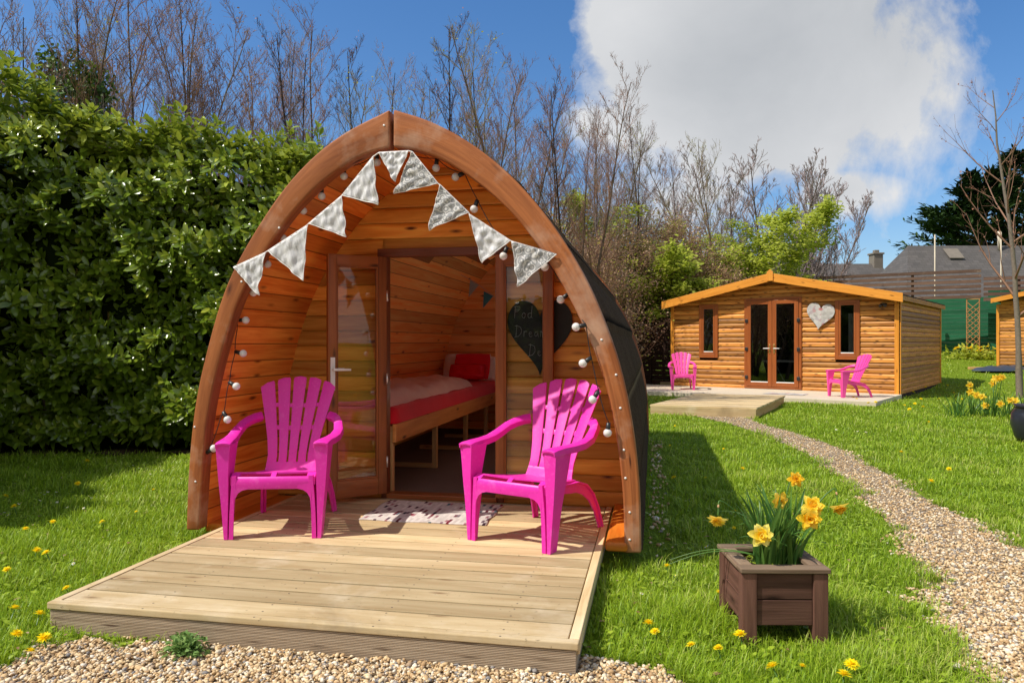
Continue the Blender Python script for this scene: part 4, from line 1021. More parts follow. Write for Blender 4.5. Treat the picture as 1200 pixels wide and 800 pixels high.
# far chairs
zc=.103
FLp,FRp=G(787.5,457,zc),G(813.5,456.3,zc); c=(FLp+FRp)/2
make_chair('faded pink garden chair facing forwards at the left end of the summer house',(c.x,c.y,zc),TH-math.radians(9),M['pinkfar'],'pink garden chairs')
c=(G(973,463.5,zc)+G(985,466,zc))/2
lc=cdir(1,.12); 
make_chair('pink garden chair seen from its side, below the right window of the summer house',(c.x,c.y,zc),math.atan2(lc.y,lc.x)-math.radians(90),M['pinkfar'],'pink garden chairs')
# ------------------------------------------------------------ planter
pl=thing('planter','square dark brown timber planter box on legs, standing in the grass with daffodils','planter',(0,0,0))
a=G(870,757); b=G(966,756); ang=math.atan2((b-a).y,(b-a).x)-math.radians(2.5); pl.location=(a.x,a.y,0); pl.rotation_euler=(0,0,ang); S=(b-a).length+.012; SD=.37; HT=.325
PLM=Matrix.Translation(a)@Matrix.Rotation(ang,4,'Z')
for (x,y) in ((0,0),(S-.062,0),(0,SD-.062),(S-.062,SD-.062)):
    mb=MB(); mb.box((x,y,0),(x+.062,y+.062,HT-.022),grain=2); o=mb.build('leg',M['planter'],pl); bevel(o,.004)
for z0,z1 in ((.085,.190),(.194,.300)):
    for q in (((.063,.010,z0),(S-.063,.028,z1)),((.063,SD-.028,z0),(S-.063,SD-.010,z1)),((.010,.063,z0),(.028,SD-.063,z1)),((S-.028,.063,z0),(S-.010,SD-.063,z1))):
        mb=MB(); mb.box(*q); o=mb.build('side_board',M['planter'],pl); bevel(o,.003)
for q in (((-.008,-.008,HT-.02),(S+.008,.060,HT)),((-.008,SD-.060,HT-.02),(S+.008,SD+.008,HT)),((-.008,.061,HT-.02),(.060,SD-.061,HT-.001)),((S-.060,.061,HT-.02),(S+.008,SD-.061,HT-.001))):
    mb=MB(); mb.box(*q); o=mb.build('rim',M['planter_rim'],pl); bevel(o,.004)
mb=MB(); rows=[[(.03+(S-.06)*i/20,.03+(SD-.06)*j/20,HT-.045+.012*math.sin(i*.9)*math.cos(j*1.3)+random.uniform(-.004,.004)) for j in range(21)] for i in range(21)]; mb.grid(rows); mb.build('soil',M['soil'],pl)
def randrot(n,rng,maxtilt=PI):
    q=rng.normal(size=(n,3)); q/=np.linalg.norm(q,axis=1)[:,None]; u=rng.normal(size=(n,3)); return q,u
LEAFV=[(0,0,0),(0,.25,.03),(0,.5,.03),(0,.78,0),(0,1,-.06)]
def leaf_template(w=.2,fold=.06,bend=.12):
    V=[];ts=[0,.22,.5,.78,1.0];ws=[.02,.75,1,.7,.0]
    for t_,ww in zip(ts,ws):
        z=-bend*t_*t_; V+=[(-w*ww,t_,z+fold*ww),(0,t_,z),(w*ww,t_,z+fold*ww)]
    Fc=[]
    for i in range(4):
        for j in range(2):
            a=i*3+j; Fc+=[(a,a+1,a+4),(a,a+4,a+3)]
    return V,Fc
LV,LF=leaf_template()
# moss / seedlings in the planter
n=420; T=np.c_[RNG.uniform(.06,S-.06,n),RNG.uniform(.05,SD-.05,n),np.full(n,HT-.034)]; keep=(T[:,0]<S*.62); T=T[keep]; n=len(T)
f=RNG.normal(size=(n,3)); f[:,2]=np.abs(f[:,2])*.5; V,Fc,r=scatter(LV,LF,frames(f,np.tile([0,0,1.],(n,1))+RNG.normal(size=(n,3))*.3,RNG.uniform(.010,.022,n)),T,RNG.uniform(0,1,n)); o=np_mesh('seedlings',V,Fc,M['moss'],pl,r,True)
# ------------------------------------------------------------ daffodils
def blades(mb,base,n,h0,h1,spread,lean,wd,rng):
    for _ in range(n):
        a=rng.uniform(0,2*PI); R=rng.uniform(0,spread); p=Vector(base)+Vector((R*math.cos(a),R*math.sin(a),0)); h=rng.uniform(h0,h1)
        a2=a+rng.uniform(-.8,.8); d=Vector((math.cos(a2),math.sin(a2),0)); ln=rng.uniform(.1,lean); sd=Vector((-d.y,d.x,0)); sd.rotate(Matrix.Rotation(rng.uniform(-1.2,1.2),3,'Z'))
        rows=[]; r=rng.random(); droop=rng.random()<.25
        for i in range(9):
            t_=i/8; w=wd*(1-.1*t_)*(1 if t_<.8 else max(.1,(1-t_)/.2)); z=h*(t_-(.45 if droop else .08)*t_**3); q=p+d*(ln*h*(t_**1.8)*(1.6 if droop else 1))+Vector((0,0,z))
            rows.append([q-sd*w,q+Vector((0,0,0))-d*w*.35,q+sd*w])
        mb.grid(rows,r=r)
def petals(n,tilt,ln,w,jit,rng,z=0.0,ruf=.0):
    fs=[];ups=[];sc=[]
    for k in range(n):
        a=2*PI*k/n+rng.uniform(-jit,jit); t_=tilt+rng.uniform(-jit,jit)
        fs.append((math.cos(a)*math.cos(t_),math.sin(a)*math.cos(t_),math.sin(t_))); ups.append((-math.cos(a)*math.sin(t_),-math.sin(a)*math.sin(t_),math.cos(t_))); l=ln*rng.uniform(.85,1.1); sc.append((l*w/.2,l,l))
    return scatter(LV,LF,frames(np.array(fs),np.array(ups),np.array(sc)),np.tile([0,0,z],(n,1)),np.array([rng.random() for _ in range(n)]))
def head_mesh(R,dirv,rng,kind):
    # double daffodil: outer petals, ruffled centre; axis = dirv
    out=merge([petals(6,.15,R,.32,.12,rng),petals(6,.45,R*.9,.30,.2,rng,.003)])
    inn=merge([petals(12,.65,R*.78,.34,.4,rng,.006),petals(12,1.0,R*.66,.34,.5,rng,.008)])
    q=Vector(dirv).to_track_quat('Z','Y').to_matrix(); Q=np.array(q)
    return [(V@Q.T,Fc,r) for V,Fc,r in (out,inn)]
rng=random.Random(5)
base=PLM@Vector((S*.56,SD*.45,HT-.04))
dm=MB(); 
for k in range(3): blades(dm,base+Vector(((k-1)*.05,.02*k,0)),46,.15,.37,.05,.5,.0075,rng)
cl=dm.build('daffodil_leaves',M['stem'],None,fix=False); tag(cl,'clump of long green daffodil leaves growing out of the brown planter','daffodil leaves')
ad=MB(); 
for off in ((-.1,.0),(-.08,.02)):
    q=PLM@Vector((S*.45,SD*.5,HT-.01)); rows=[]
    for i in range(10):
        t_=i/9; p=q+Vector((-.42*t_ , off[1]*3*t_ , .045*math.sin(t_*PI)-.05*t_)); rows.append([p+Vector((0,-.007*(1-t_*.8),0)),p+Vector((0,0,-.003)),p+Vector((0,.007*(1-t_*.8),0))])
    ad.grid(rows)
o=ad.build('daffodil_leaf',M['stem'],None,fix=False); tag(o,'long flat daffodil leaves drooping over the left rim of the planter','daffodil leaves')
D0=w2cam(base.x,base.y)[1]
HD=[(841,607,-.04,.047,'petal_d','petal_d',(-.2,-.5,-.8),'drooping daffodil far out on the left of the planter'),
(892.5,626,-.12,.057,'petal_p','petal_d',(-.1,-1,.1),'pale yellow open daffodil lowest over the planter rim'),
(913.5,586,0,.046,'petal_d','petal_d',(.3,-.9,-.1),'yellow daffodil in the middle of the planter clump'),
(932,561,.03,.040,'petal_o','petal_o',(.1,-.9,.2),'small orange daffodil at the top of the planter clump'),
(951.5,594,-.02,.056,'petal_d','petal_o',(.2,-.8,.4),'large deep yellow daffodil, upper of the close pair on the right'),
(949,607,-.08,.055,'petal_d','petal_o',(-.1,-1,0),'large deep yellow daffodil, lower of the close pair on the right'),
(982.5,592,.0,.047,'petal_d','petal_o',(.2,-.4,-.8),'drooping daffodil furthest right above the planter')]
for (px,py,dd,R,m1,m2,dv,lab) in HD:
    p=PD(px,py,D0+dd); t=thing('daffodil',lab,'daffodil',tuple(p),0,'daffodils in the planter')
    (Vo,Fo,ro),(Vi,Fi,ri)=head_mesh(R,dv,rng,0)
    o=np_mesh('petals',Vo,Fo,M[m1],t,ro,True); o=np_mesh('trumpet',Vi,Fi,M[m2],t,ri,True)
    mb=MB(); top=Vector((0,0,.0))-Vector(dv).normalized()*.012; b0=base-p+Vector((rng.uniform(-.04,.04),rng.uniform(-.03,.03),0)); hook=top+Vector((0,.01,.05 if dv[2]<-.3 else .02))-Vector(dv)*.02
    pts=[b0,b0.lerp(hook,.4)+Vector((0,0,.06)),b0.lerp(hook,.8)+Vector((0,0,.035)),hook,hook.lerp(top,.6)+Vector((0,0,.004)),top]
    Pm=smooth3=[Vector(q) for q in pts]; dense=[]
    for i in range(len(Pm)-1):
        for k in range(5): dense.append(Pm[i].lerp(Pm[i+1],k/5))
    dense.append(Pm[-1])
    for _ in range(3): dense=[dense[0]]+[(dense[i-1]+dense[i]*2+dense[i+1])/4 for i in range(1,len(dense)-1)]+[dense[-1]]
    mb.tube(dense,.0032,6); mb.build('stem',M['stem'],t)
    mb=MB(); mb.tube([dense[-8],dense[-5]+Vector((0,0,.012)),dense[-3]+Vector((0,0,.022))],[.004,.005,.001],6); mb.build('bract',M['papery'],t)
# garden clump on the right
bp_=GT(1160,489)
t=thing('daffodil_clump','clump of yellow daffodils in the lawn beside the foot of the thin tree','daffodils',tuple(bp_))
dm=MB()
for k in range(5): blades(dm,Vector((-.5+.25*k,.1*math.sin(k),0)),26,.25,.5,.16,.8,.009,rng)
dm.build('leaves',M['stem'],t,fix=False)
for (px,py) in ((1136,451),(1137,459),(1144,463),(1163,449),(1166,444),(1174,442),(1169,443),(1184,469),(1190,470),(1151,465),(1155,475),(1172,473)):
    Db=w2cam(bp_.x,bp_.y)[1]; p=PD(px,py,Db+rng.uniform(-.25,.1))-bp_; (a1,a2)=head_mesh(.07,(rng.uniform(-.5,.5),-.9,.1),rng,0); V,Fc,r=merge([a1,a2]); V=V+np.array(p); np_mesh('flower_head',V,Fc,M['petal_d'],t,r,True)
    mb=MB(); mb.tube([Vector((p.x*.8,0,0)),Vector((p.x,p.y*.6,p.z*.6)),p],.006,5); mb.build('stem',M['stem'],t)
# ------------------------------------------------------------ dandelions and daisies
def dandelion_mesh(seed):
    rng=random.Random(seed); parts=[petals(22,.25,.021,.11,.12,rng,.003),petals(20,.6,.018,.12,.15,rng,.005),petals(14,1.0,.014,.13,.2,rng,.006),petals(8,1.3,.011,.14,.2,rng,.006)]
    return merge(parts)
dV=[dandelion_mesh(s) for s in range(3)]; dme=[]
for V,Fc,r in dV: o=np_mesh('flower_head',V,Fc,M['petal_y'],None,r,True); dme.append(o.data); bpy.data.objects.remove(o)
smb=MB(); smb.tube([(0,0,-.1),(.003,.002,-.05),(0,0,0)],.0022,5); o=smb.build('stem',M['stem'],None); sme=o.data; bpy.data.objects.remove(o)
DAN=[(6,582,'at the left edge of the lawn, upper of a pair','l'),(17,594,'at the left edge of the lawn, lower of a pair','l'),(91,567,'in the shaded lawn below the hedge','l'),(102,540.5,'alone in the shade close to the hedge','l'),
(43,645.5,'left one of two halfway down the left lawn','l'),(55,648.5,'right one of two halfway down the left lawn','l'),(17,714,'at the left picture edge beside the deck corner','l'),(46,720.5,'just left of the front left deck corner','l'),(19,744,'at the left edge where the gravel begins','l'),(52,748.5,'on the gravel edge under the deck corner','b'),
(760.5,732,'upper of two between deck and planter','b'),(768,741,'lower of two between deck and planter','m'),(810,757,'small one left of the planter leg','m'),(842,760.5,'between two planter legs to the left','m'),(868,745,'right in front of the planter front leg','b'),
(906,783,'below the planter','b'),(940.5,781,'orange bud sized one right of the planter foot','s'),(998,780,'upper of a pair at the bottom right of the planter','b'),(989,792.5,'lower of a pair at the bottom right of the planter','b'),(782,664,'on the lawn between the pod and the planter','m'),
(790,560,'in the pod shadow, near its middle','l'),(827,560,'in the pod shadow, right of its neighbour','s'),(785,522,'in the pod shadow near the pod wall','s'),(791,499,'at the top edge of the pod shadow','s'),(870,549.5,'in the sun just outside the pod shadow','l'),(848,526,'small one at the right edge of the pod shadow','s'),
(1091,564,'nearest the bend on the right lawn','l'),(1112,550,'on the right lawn beyond the path','l'),(1056,530,'on the right lawn close to the path edge','l'),(861,599,'just left of the planter flowers in the grass','s'),(860,619,'at the edge of the pod shadow behind the planter','s'),(842,694,'beside the left wall of the planter','s'),(30,620,'near the middle of the left lawn, alone','m'),(78,690,'close to the left deck edge, near the corner','m'),(120,612,'on the left lawn below the shade edge','m'),(160,600,'on the left lawn short of the pod arch foot','s'),(8,668,'at the picture edge, halfway down the left lawn','m'),(35,764,'among the last grass before the gravel, left','m'),(180,574,'small one in the shade nearest the arch foot','s'),(62,612,'on the sunny rim of the hedge shadow','m')]
gpos=[]
for i,(px,py,lab,sz) in enumerate(DAN):
    hz={'b':.055,'l':.06,'m':.05,'s':.045}[sz]; sc={'b':1.45,'l':1.35,'m':1.1,'s':.8}[sz]; p=G(px,py,hz); gpos.append((p.x,p.y))
    t=thing('dandelion','yellow dandelion '+lab,'dandelion',(p.x,p.y,p.z),0,'dandelions in the lawn'); t.scale=(sc,sc,sc); rr=random.Random(i); t.rotation_euler=(rr.uniform(.1,.5),rr.uniform(-.3,.3),rr.uniform(0,6))
    a=bpy.data.objects.new('flower_head',dme[i%3]); C.objects.link(a); a.parent=t; b=bpy.data.objects.new('stem',sme); C.objects.link(b); b.parent=t
rr=random.Random(9)
FARD=[(1064,455),(1070,461),(1079,470),(1085,455),(1072,476),(1082,480),(1066,483),(1000,468),(1004,470),(1018,475),(1026,474),(1110,453),(1118,462),(1100,470),(1092,440),(1060,478),(1088,499),(1127,470)]
for k,(px,py) in enumerate(FARD):
    p=GT(px,py+3); t=thing('dandelion','small yellow dandelion in the sunny grass around the corner of the summer house','dandelion',(p.x,p.y,p.z+.09),0,'far dandelions by the summer house corner'); sc=1.9 if k<12 else 1.5; t.scale=(sc,)*3; t.rotation_euler=(.4,0,rr.uniform(0,6))
    a=bpy.data.objects.new('flower_head',dme[k%3]); C.objects.link(a); a.parent=t
rng=random.Random(3); V,Fc,r=petals(14,.1,.011,.14,.1,rng,.0); o=np_mesh('petals',V,Fc,M['petal_w'],None,r,True); wme=o.data; bpy.data.objects.remove(o)
cm_=MB(); cm_.ball((0,0,.002),.0038,None,.002,8,5); o=cm_.build("centre",M["petal_y"],None); cme=o.data; bpy.data.objects.remove(o)
DAI=[(48,577),(52,579),(60,589),(67,588),(56,576),(25,589),(47,586),(22,590),(5,600),(10,603),(79,594),(98,595),(104,581),(107,583),(110,598),(156,545),(176,555),(190,551),(163,548),(212,560),(210,566),(203,547),(151,546),(86,660),(132,578),(66,576),(752,695),(792,674),(884,498),(893,497),(870,499),(900,500),(828,640),(1005,505),(1015,506),(980,503)]
for k,(px,py) in enumerate(DAI):
    p=G(px,py,.055) ; near=px<240 or 740<px<800
    t=thing('daisy','tiny white daisy in the shaded lawn left of the pod' if px<240 else 'tiny white daisy in the lawn right of the pod','daisy',(p.x,p.y,p.z),0,'daisies on the left lawn' if px<240 else 'daisies on the right lawn'); sc=1.0 if near else 1.5; t.scale=(sc,)*3; t.rotation_euler=(rr.uniform(.2,.6),rr.uniform(-.3,.3),rr.uniform(0,6))
    a=bpy.data.objects.new('petals',wme); C.objects.link(a); a.parent=t; b=bpy.data.objects.new('centre',cme); C.objects.link(b); b.parent=t
# kale-like weed
p=G(218,768); kp=thing('weed','curly leaved green weed growing in the gravel against the deck front','weed',(p.x,p.y,0))
n=340; a=RNG.uniform(0,2*PI,n); el=RNG.uniform(.15,1.4,n); R=RNG.uniform(.02,.075,n); T=np.c_[np.cos(a)*np.cos(el)*R*1.25,np.sin(a)*np.cos(el)*R,.006+np.sin(el)*R*1.0]
f=np.c_[np.cos(a)*np.cos(el),np.sin(a)*np.cos(el),np.sin(el)]+RNG.normal(size=(n,3))*.4
V,Fc,r=scatter(*leaf_template(.42,.2,.5),frames(f,np.tile([0,0,1.],(n,1))+RNG.normal(size=(n,3))*.5,RNG.uniform(.012,.026,n)),T,RNG.uniform(0,1,n)); np_mesh('leaves',V,Fc,M['kale'],kp,r,True)
mb=MB()
for k in range(9): aa=k*.7; mb.tube([(0,0,0),(.03*math.cos(aa),.03*math.sin(aa),.03)],.003,5)
mb.build('stalks',M['kale'],kp)
# ------------------------------------------------------------ the right hand background
def wallbox(name,pA,pB,z0,z1,mat,parent=None,th=.05,board=None,label=None,cat=None,gap=.004,kind=None,proud=0):
    d=(pB-pA); L=d.length; rz=math.atan2(d.y,d.x); t=thing(name,label,cat,(pA.x,pA.y,0),rz) if label else None
    return t,L,rz
def w3(px,D): return cam2w((px-600)/F*D,D)
pA,pB=w3(985,34),w3(1172,30.2); zt=2.85
t,L,rz=wallbox('boundary_wall',pA,pB,0,0,None,label='green painted board wall behind the summer houses',cat='wall')
z=.2
mb=MB()
while z<3.0:
    mb.box((0,0,z),(L,.04,z+.165),grain=0); z+=.172
mb.build('boards',M['green'],t)
pA2,pB2=w3(1158,30.0),w3(1290,28.2)
t,L,rz=wallbox('boundary_wall',pA2,pB2,0,0,None,label='taller green painted board panel right of the trellis',cat='wall')
mb=MB(); z=.2
while z<3.35: mb.box((0,0,z),(L,.04,z+.165),grain=0); z+=.172
mb.build('boards',M['green'],t)
# slatted brown screen above
for (a,b,y0,y1,n,lab) in ((w3(930,33.5),w3(1150,29.5),0,0,6,'brown horizontal slat screen with pale lichened top rails above the green wall'),(w3(1151,29.4),w3(1300,27.8),1,0,5,'brown slat screen standing right of the ragged post top')):
    t,L,rz=wallbox('slat_screen',a,b,0,0,None,label=lab,cat='fence')
    zt0=4.15 if y0==0 else 3.82
    for k in range(n):
        mb=MB(); z=zt0-k*.205; off=-.10*(k%2)
        mb.box((0,-.30,z-.125),(L,-.26,z)); o=mb.build('rail' ,M['slats'],t)
    x=1.2
    while x<L:
        mb=MB(); mb.box((x-.05,-.2,0),(x+.05,-.1,zt0+.02)); mb.build('post',M['slats'],t); x+=3.6
# trellis
a=w3(1132.5,29.6); b=w3(1148.5,29.3); L=(b-a).length; t=thing('trellis','narrow diamond trellis panel fixed on the green wall','trellis',tuple(a),math.atan2((b-a).y,(b-a).x))
mb=MB(); z0,z1=.75,2.95
mb.box((0,-.05,z0),(.035,0,z1)); mb.box((L-.035,-.05,z0),(L,0,z1)); mb.box((0,-.05,z1),(L,0,z1+.035)); mb.build('frame',M['trellis'],t)
mb=MB(); st=L/2.2; z=z0-L
while z<z1:
    for s in (1,-1):
        x0,x1=.0,L; za,zb=(z,z+L) if s>0 else (z+L,z)
        lo,hi=min(za,zb),max(za,zb)
        if hi>z1 or lo<z0: 
            pass
        if lo>=z0-.01 and hi<=z1+.01:
            yy=-.045 if s>0 else -.025; mb.loft([[(x0,yy,za-.018),(x0,yy-.012,za-.018),(x0,yy-.012,za+.018),(x0,yy,za+.018)],[(x1,yy,zb-.018),(x1,yy-.012,zb-.018),(x1,yy-.012,zb+.018),(x1,yy,zb+.018)]],sm=False)
    z+=st
mb.build('lattice',M['trellis'],t)
# second timber cabin at the frame edge
a=w3(1168.5,25.8); b=cam2w(17.06+3.0,25.8-2.4); gz=float(terr(a.x,a.y)); L=(b-a).length; t=thing('garden_cabin','second golden timber cabin cut off by the right edge of the picture','cabin',(a.x,a.y,gz),math.atan2((b-a).y,(b-a).x))
mb=MB(); z=.05; ER=2.15
while z<2.75:
    z1=z+.118; r=random.random(); x0=max(0,(z-ER)/.22); n0=len(mb.v); prof=[(0,.006),(.0,-.022),(.55,-.024),(.80,-.012),(.93,.0),(1,.004)]
    for f,y in prof: mb.v+=[Vector((x0,y,z+.118*f)),Vector((L,y,z+.118*f))]
    for j in range(5):
        q=[n0+2*j,n0+2*j+1,n0+2*j+3,n0+2*j+2]; mb.face(q,[(mb.v[i].x+r*37,mb.v[i].z+r*9) for i in q],r)
    z+=.118
mb.build('wall',M['cabin'],t)
mb=MB(); mb.box((-.01,.0,0),(.02,5,ER)); mb.build('wall',M['cabin_side'],t); mb=MB(); mb.box((-.02,-.05,0),(.07,-.028,ER)); mb.build('corner_trim',M['cabin_trim'],t)
mb=MB(); aa=[(-.15,-.42,2.20),(-.15,-.42,2.36),(3.2,-.42,2.36+.75),(3.2,-.42,2.20+.75)]; mb.loft([aa,[(p[0],-.38,p[2]) for p in aa]],sm=False); mb.uv=[[(mb.v[i].x,mb.v[i].z) for i in f] for f in mb.f]; mb.build('barge_board',M['cabin_trim'],t)
mb=MB(); aa=[(-.14,-.37,2.33),(-.14,-.37,2.37),(3.2,-.37,3.12),(3.2,-.37,3.08)]; mb.loft([aa,[(p[0],5.1,p[2]) for p in aa]],sm=False); mb.build('roof',M['felt'],t)
# upturned dark sheet / hull on the grass
p=GT(1172,436); tp=MB(); rows=[]
for i in range(21):
    row=[]
    for j in range(11):
        u=i/20*2-1; v=j/10*2-1; w=max(0,1-abs(u)**2.2)**.6
        row.append((u*.95, v*.42*w, .05+.16*(1-v*v)*w+.10*max(0,u)*w+.015*math.sin(u*14)*(1-v*v)))
    rows.append(row)
tp.grid(rows); o=tp.build('upturned_boat',M['tarp'],None); o.location=p; o.rotation_euler=(0,0,.25); tag(o,'small dark blue upturned hull or sheet lying on the lawn behind the thin tree','boat')
mb=MB(); mb.box((0,0,0),(.5,.14,.09)); o=mb.build('timber_block',M['softwood'],None); o.location=GT(1136,433); tag(o,'pale offcut of timber lying left of the dark hull','timber'); bevel(o,.01)
# glazed pot
p=GT(1199,520); t=thing('plant_pot','dark glazed round pot at the right edge of the picture','plant pot',(p.x+.1,p.y,p.z))
prof=[(.13,0),(.19,.1),(.23,.25),(.22,.38),(.17,.46),(.20,.49)]; mb=MB(); mb.loft([[(r*math.cos(2*PI*j/24),r*math.sin(2*PI*j/24),z) for j in range(24)] for r,z in prof]); mb.build('pot',M['pot'],t)
mb=MB(); mb.loft([[(.19*math.cos(2*PI*j/24),.19*math.sin(2*PI*j/24),.455) for j in range(24)],[(.01*math.cos(2*PI*j/24),.01*math.sin(2*PI*j/24),.46) for j in range(24)]]); mb.build('soil',M['soil'],t)
# houses
def house(D,ridge,eave_z,lab,depth,mat=M['slate'],hipL=None):
    (xa,ya),(xb,yb)=ridge; a=PD(xa,ya,D); b=PD(xb,yb,D); rz=math.atan2(b.y-a.y,b.x-a.x); L=math.hypot(b.x-a.x,b.y-a.y); zr=(a.z+b.z)/2
    t=thing('house',lab,'house',(a.x,a.y,0),rz)
    return t,L,zr
t,L,zr=house(46,((880,314),(1016,304)),3.5,'distant house with a long grey slate roof and one chimney behind the summer house',7)
mb=MB(); dz=zr-3.0; 
def rf(mb,x0,x1,zr,ze,dep,hl=0,hr=0):
    n0=len(mb.v); mb.v+=[Vector((x0+hl,0,zr)),Vector((x1-hr,0,zr)),Vector((x1,-dep,ze)),Vector((x0,-dep,ze)),Vector((x1,dep,ze)),Vector((x0,dep,ze))]
    s=math.hypot(dep,zr-ze)
    for q in ((0,1,2,3),(1,0,5,4)): mb.face([n0+i for i in q],[(mb.v[n0+i].x,0 if i<2 else s) for i in q])
    mb.face([n0+1,n0+4,n0+2],[(0,0),(dep,s),(-dep,s)]); mb.face([n0,n0+3,n0+5],[(0,0),(-dep,s),(dep,s)])
rf(mb,-2,L+.9,zr,3.0,3.6,0,.05); mb.build('roof',M['slate'],t)
mb=MB(); mb.box((-1.7,-3.2,0),(L+.7,3.2,3.1)); mb.build('wall',M['render'],t)
cx=L+.62
mb=MB(); mb.box((cx-.35,-.35,zr-2.0),(cx+.22,.35,zr+.55)); mb.box((cx-.41,-.41,zr+.551),(cx+.28,.41,zr+.66)); mb.box((cx-.2,-.15,zr+.661),(cx+.08,.15,zr+.85)); 
o=mb.build('chimney',M['stonechim'],t); bevel(o,.02)
t,L,zr=house(41,((1064,293.5),(1330,278)),3.5,'larger house with hipped grey slate roof and small skylight, right of the chimney',8)
mb=MB(); rf(mb,-2.6,L,zr-.1,2.2,4.6,2.6,0); mb.build('roof',M['slate'],t)
mb=MB(); mb.box((-1.9,-4.2,0),(L,4.2,2.3)); mb.build('wall',M['render'],t)
k=.42; zf=zr-.1; xx=(1108-1064)/F*41
mb=MB(); yy=-.55; zz=zf-(zf-2.2)/4.6*.55+.03; mb.loft([[(xx-.35,-.35,zf-.24),(xx+.45,-.35,zf-.24),(xx+.45,-.35,zf-.20),(xx-.35,-.35,zf-.20)],[(xx-.35,-1.0,zf-.82),(xx+.45,-1.0,zf-.82),(xx+.45,-1.0,zf-.78),(xx-.35,-1.0,zf-.78)]],sm=False); mb.build('skylight',M['stonechim'],t)
mb=MB(); mb.tube([(xx+2.8,-.3,zf-.3),(xx+2.8,-.3,zf+.75)],.09,8); mb.build('flue',M['concrete'],t)
for (px,y0,y1,D,lab) in ((1095.5,275,318,36,'thin pale metal pole rising in front of the hipped slate roof'),(1173,272,318,36,'short thin pole above the right slat screen')):
    a=PD(px,y1,D); b=PD(px,y0,D); mb=MB(); mb.tube([a-Vector((0,0,4)),b],.03,6); o=mb.build('pole',M['concrete'],None); tag(o,lab,'pole')
# dark fence between pod and cabin
a=w3(690,22.5); b=CM@Vector((-.25,1.2,0)); L=(b-a).length; t=thing('fence','dark stained horizontal board fence between the pod and the summer house','fence',(a.x,a.y,0),math.atan2((b-a).y,(b-a).x))
mb=MB(); z=.03
while z<1.95: mb.box((0,0,z),(L,.025,z+.13),grain=0); z+=.138
mb.build('boards',M['fence_dark'],t)
x=.2
while x<L: mb=MB(); mb.box((x,-.06,0),(x+.09,-.003,2.02)); mb.build('post',M['fence_dark'],t); x+=1.8
a=w3(300,20); b=w3(688,22.4); L=(b-a).length; t=thing('fence','long dark board fence running behind the pod','fence',(a.x,a.y,0),math.atan2((b-a).y,(b-a).x)); mb=MB(); z=.03
while z<1.95: mb.box((0,0,z),(L,.025,z+.13),grain=0); z+=.138
mb.build('boards',M['fence_dark'],t)
# ------------------------------------------------------------ laurel hedge
HP=[(-5.9,3.4,2.7),(-6.7,4.4,3.1),(-7.4,5.7,3.5),(-7.4,6.9,4.08),(-6.4,7.25,3.78),(-5.3,7.55,3.5),(-4.5,7.76,3.38),(-4.05,7.88,3.34),(-3.9,9.0,3.3),(-4.2,11.0,3.3)]
Hp=np.array(HP); seg=np.r_[0,np.cumsum(np.hypot(*np.diff(Hp[:,:2],axis=0).T))]
def hedge_at(s):
    x=np.interp(s,seg,Hp[:,0]); y=np.interp(s,seg,Hp[:,1]); h=np.interp(s,seg,Hp[:,2])
    x2=np.interp(s+.3,seg,Hp[:,0]); y2=np.interp(s+.3,seg,Hp[:,1]); x1=np.interp(s-.3,seg,Hp[:,0]); y1=np.interp(s-.3,seg,Hp[:,1])
    tx,ty=x2-x1,y2-y1; l=np.hypot(tx,ty); return x,y,h,ty/l,-tx/l       # outward (towards the viewer)
hedge=thing('laurel_hedge','tall glossy green laurel hedge left of and behind the pod','hedge',(-5.2,7.9,0))
N=7200
s=RNG.uniform(0,seg[-1],N); x,y,h,nx,ny=hedge_at(s)
lump=.22*np.sin(s*2.1)+.15*np.sin(s*5.3+1)+.0
q=RNG.uniform(0,1,N); top=q>.80
zf=RNG.uniform(.0,1.0,N)**1.15
zz=np.where(top,h+RNG.normal(0,.05,N),.12+zf*(h-.12)); lum=.10*np.sin(zz*4+s*3)+.09*np.sin(zz*7-s*2.3)+.07*np.sin(s*9+zz*3)
curve=-.30*np.clip((zz/h-.72)/.28,0,1)**2-.10*np.clip((.5-zz)/.5,0,1)
inn=np.where(top,RNG.uniform(-.95,-.1,N),curve+lum+RNG.uniform(-.22,.06,N))
zz=np.where(top,zz+.12*np.sin(s*3.3)+.10*np.sin(s*7.7)+RNG.uniform(-.1,.12,N)-.25*np.clip((inn+.3)/.3,0,1)**2,zz)
tall=(RNG.uniform(0,1,N)<.13)&top; zz=zz+tall*RNG.uniform(.05,.32,N)
P0=np.c_[x+nx*inn,y+ny*inn,zz]
ax=np.c_[nx*np.where(top,.15,1.0),ny*np.where(top,.15,1.0),np.where(top,1.2,.55)]+RNG.normal(size=(N,3))*.33; ax/=np.linalg.norm(ax,axis=1)[:,None]
K=7; parts=[]; aux=np.cross(ax,[0.3,.2,.9]); aux/=np.linalg.norm(aux,axis=1)[:,None]; auy=np.cross(ax,aux)
sr=RNG.uniform(0,1,N)
for k in range(K):
    ang=k*2.4+RNG.uniform(-.3,.3,N); el=.35+.75*k/K+RNG.normal(0,.12,N)
    ra=aux*np.cos(ang)[:,None]+auy*np.sin(ang)[:,None]
    f=ra*np.cos(el)[:,None]+ax*np.sin(el)[:,None]; f[:,2]-=.12
    up=ax*np.cos(el)[:,None]-ra*np.sin(el)[:,None]+RNG.normal(size=(N,3))*.18
    ln=RNG.uniform(.115,.19,N)*(1.05-.35*k/K)
    T=P0+ax*(.018*k)[...,None] if False else P0+ax*(.018*k)
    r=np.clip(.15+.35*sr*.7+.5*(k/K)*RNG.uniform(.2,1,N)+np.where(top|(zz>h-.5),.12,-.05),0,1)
    r=np.where(RNG.uniform(0,1,N)<.012,1.0,r)
    parts.append(scatter(*leaf_template(.21,.07,.13),frames(f,up,ln),T,r))
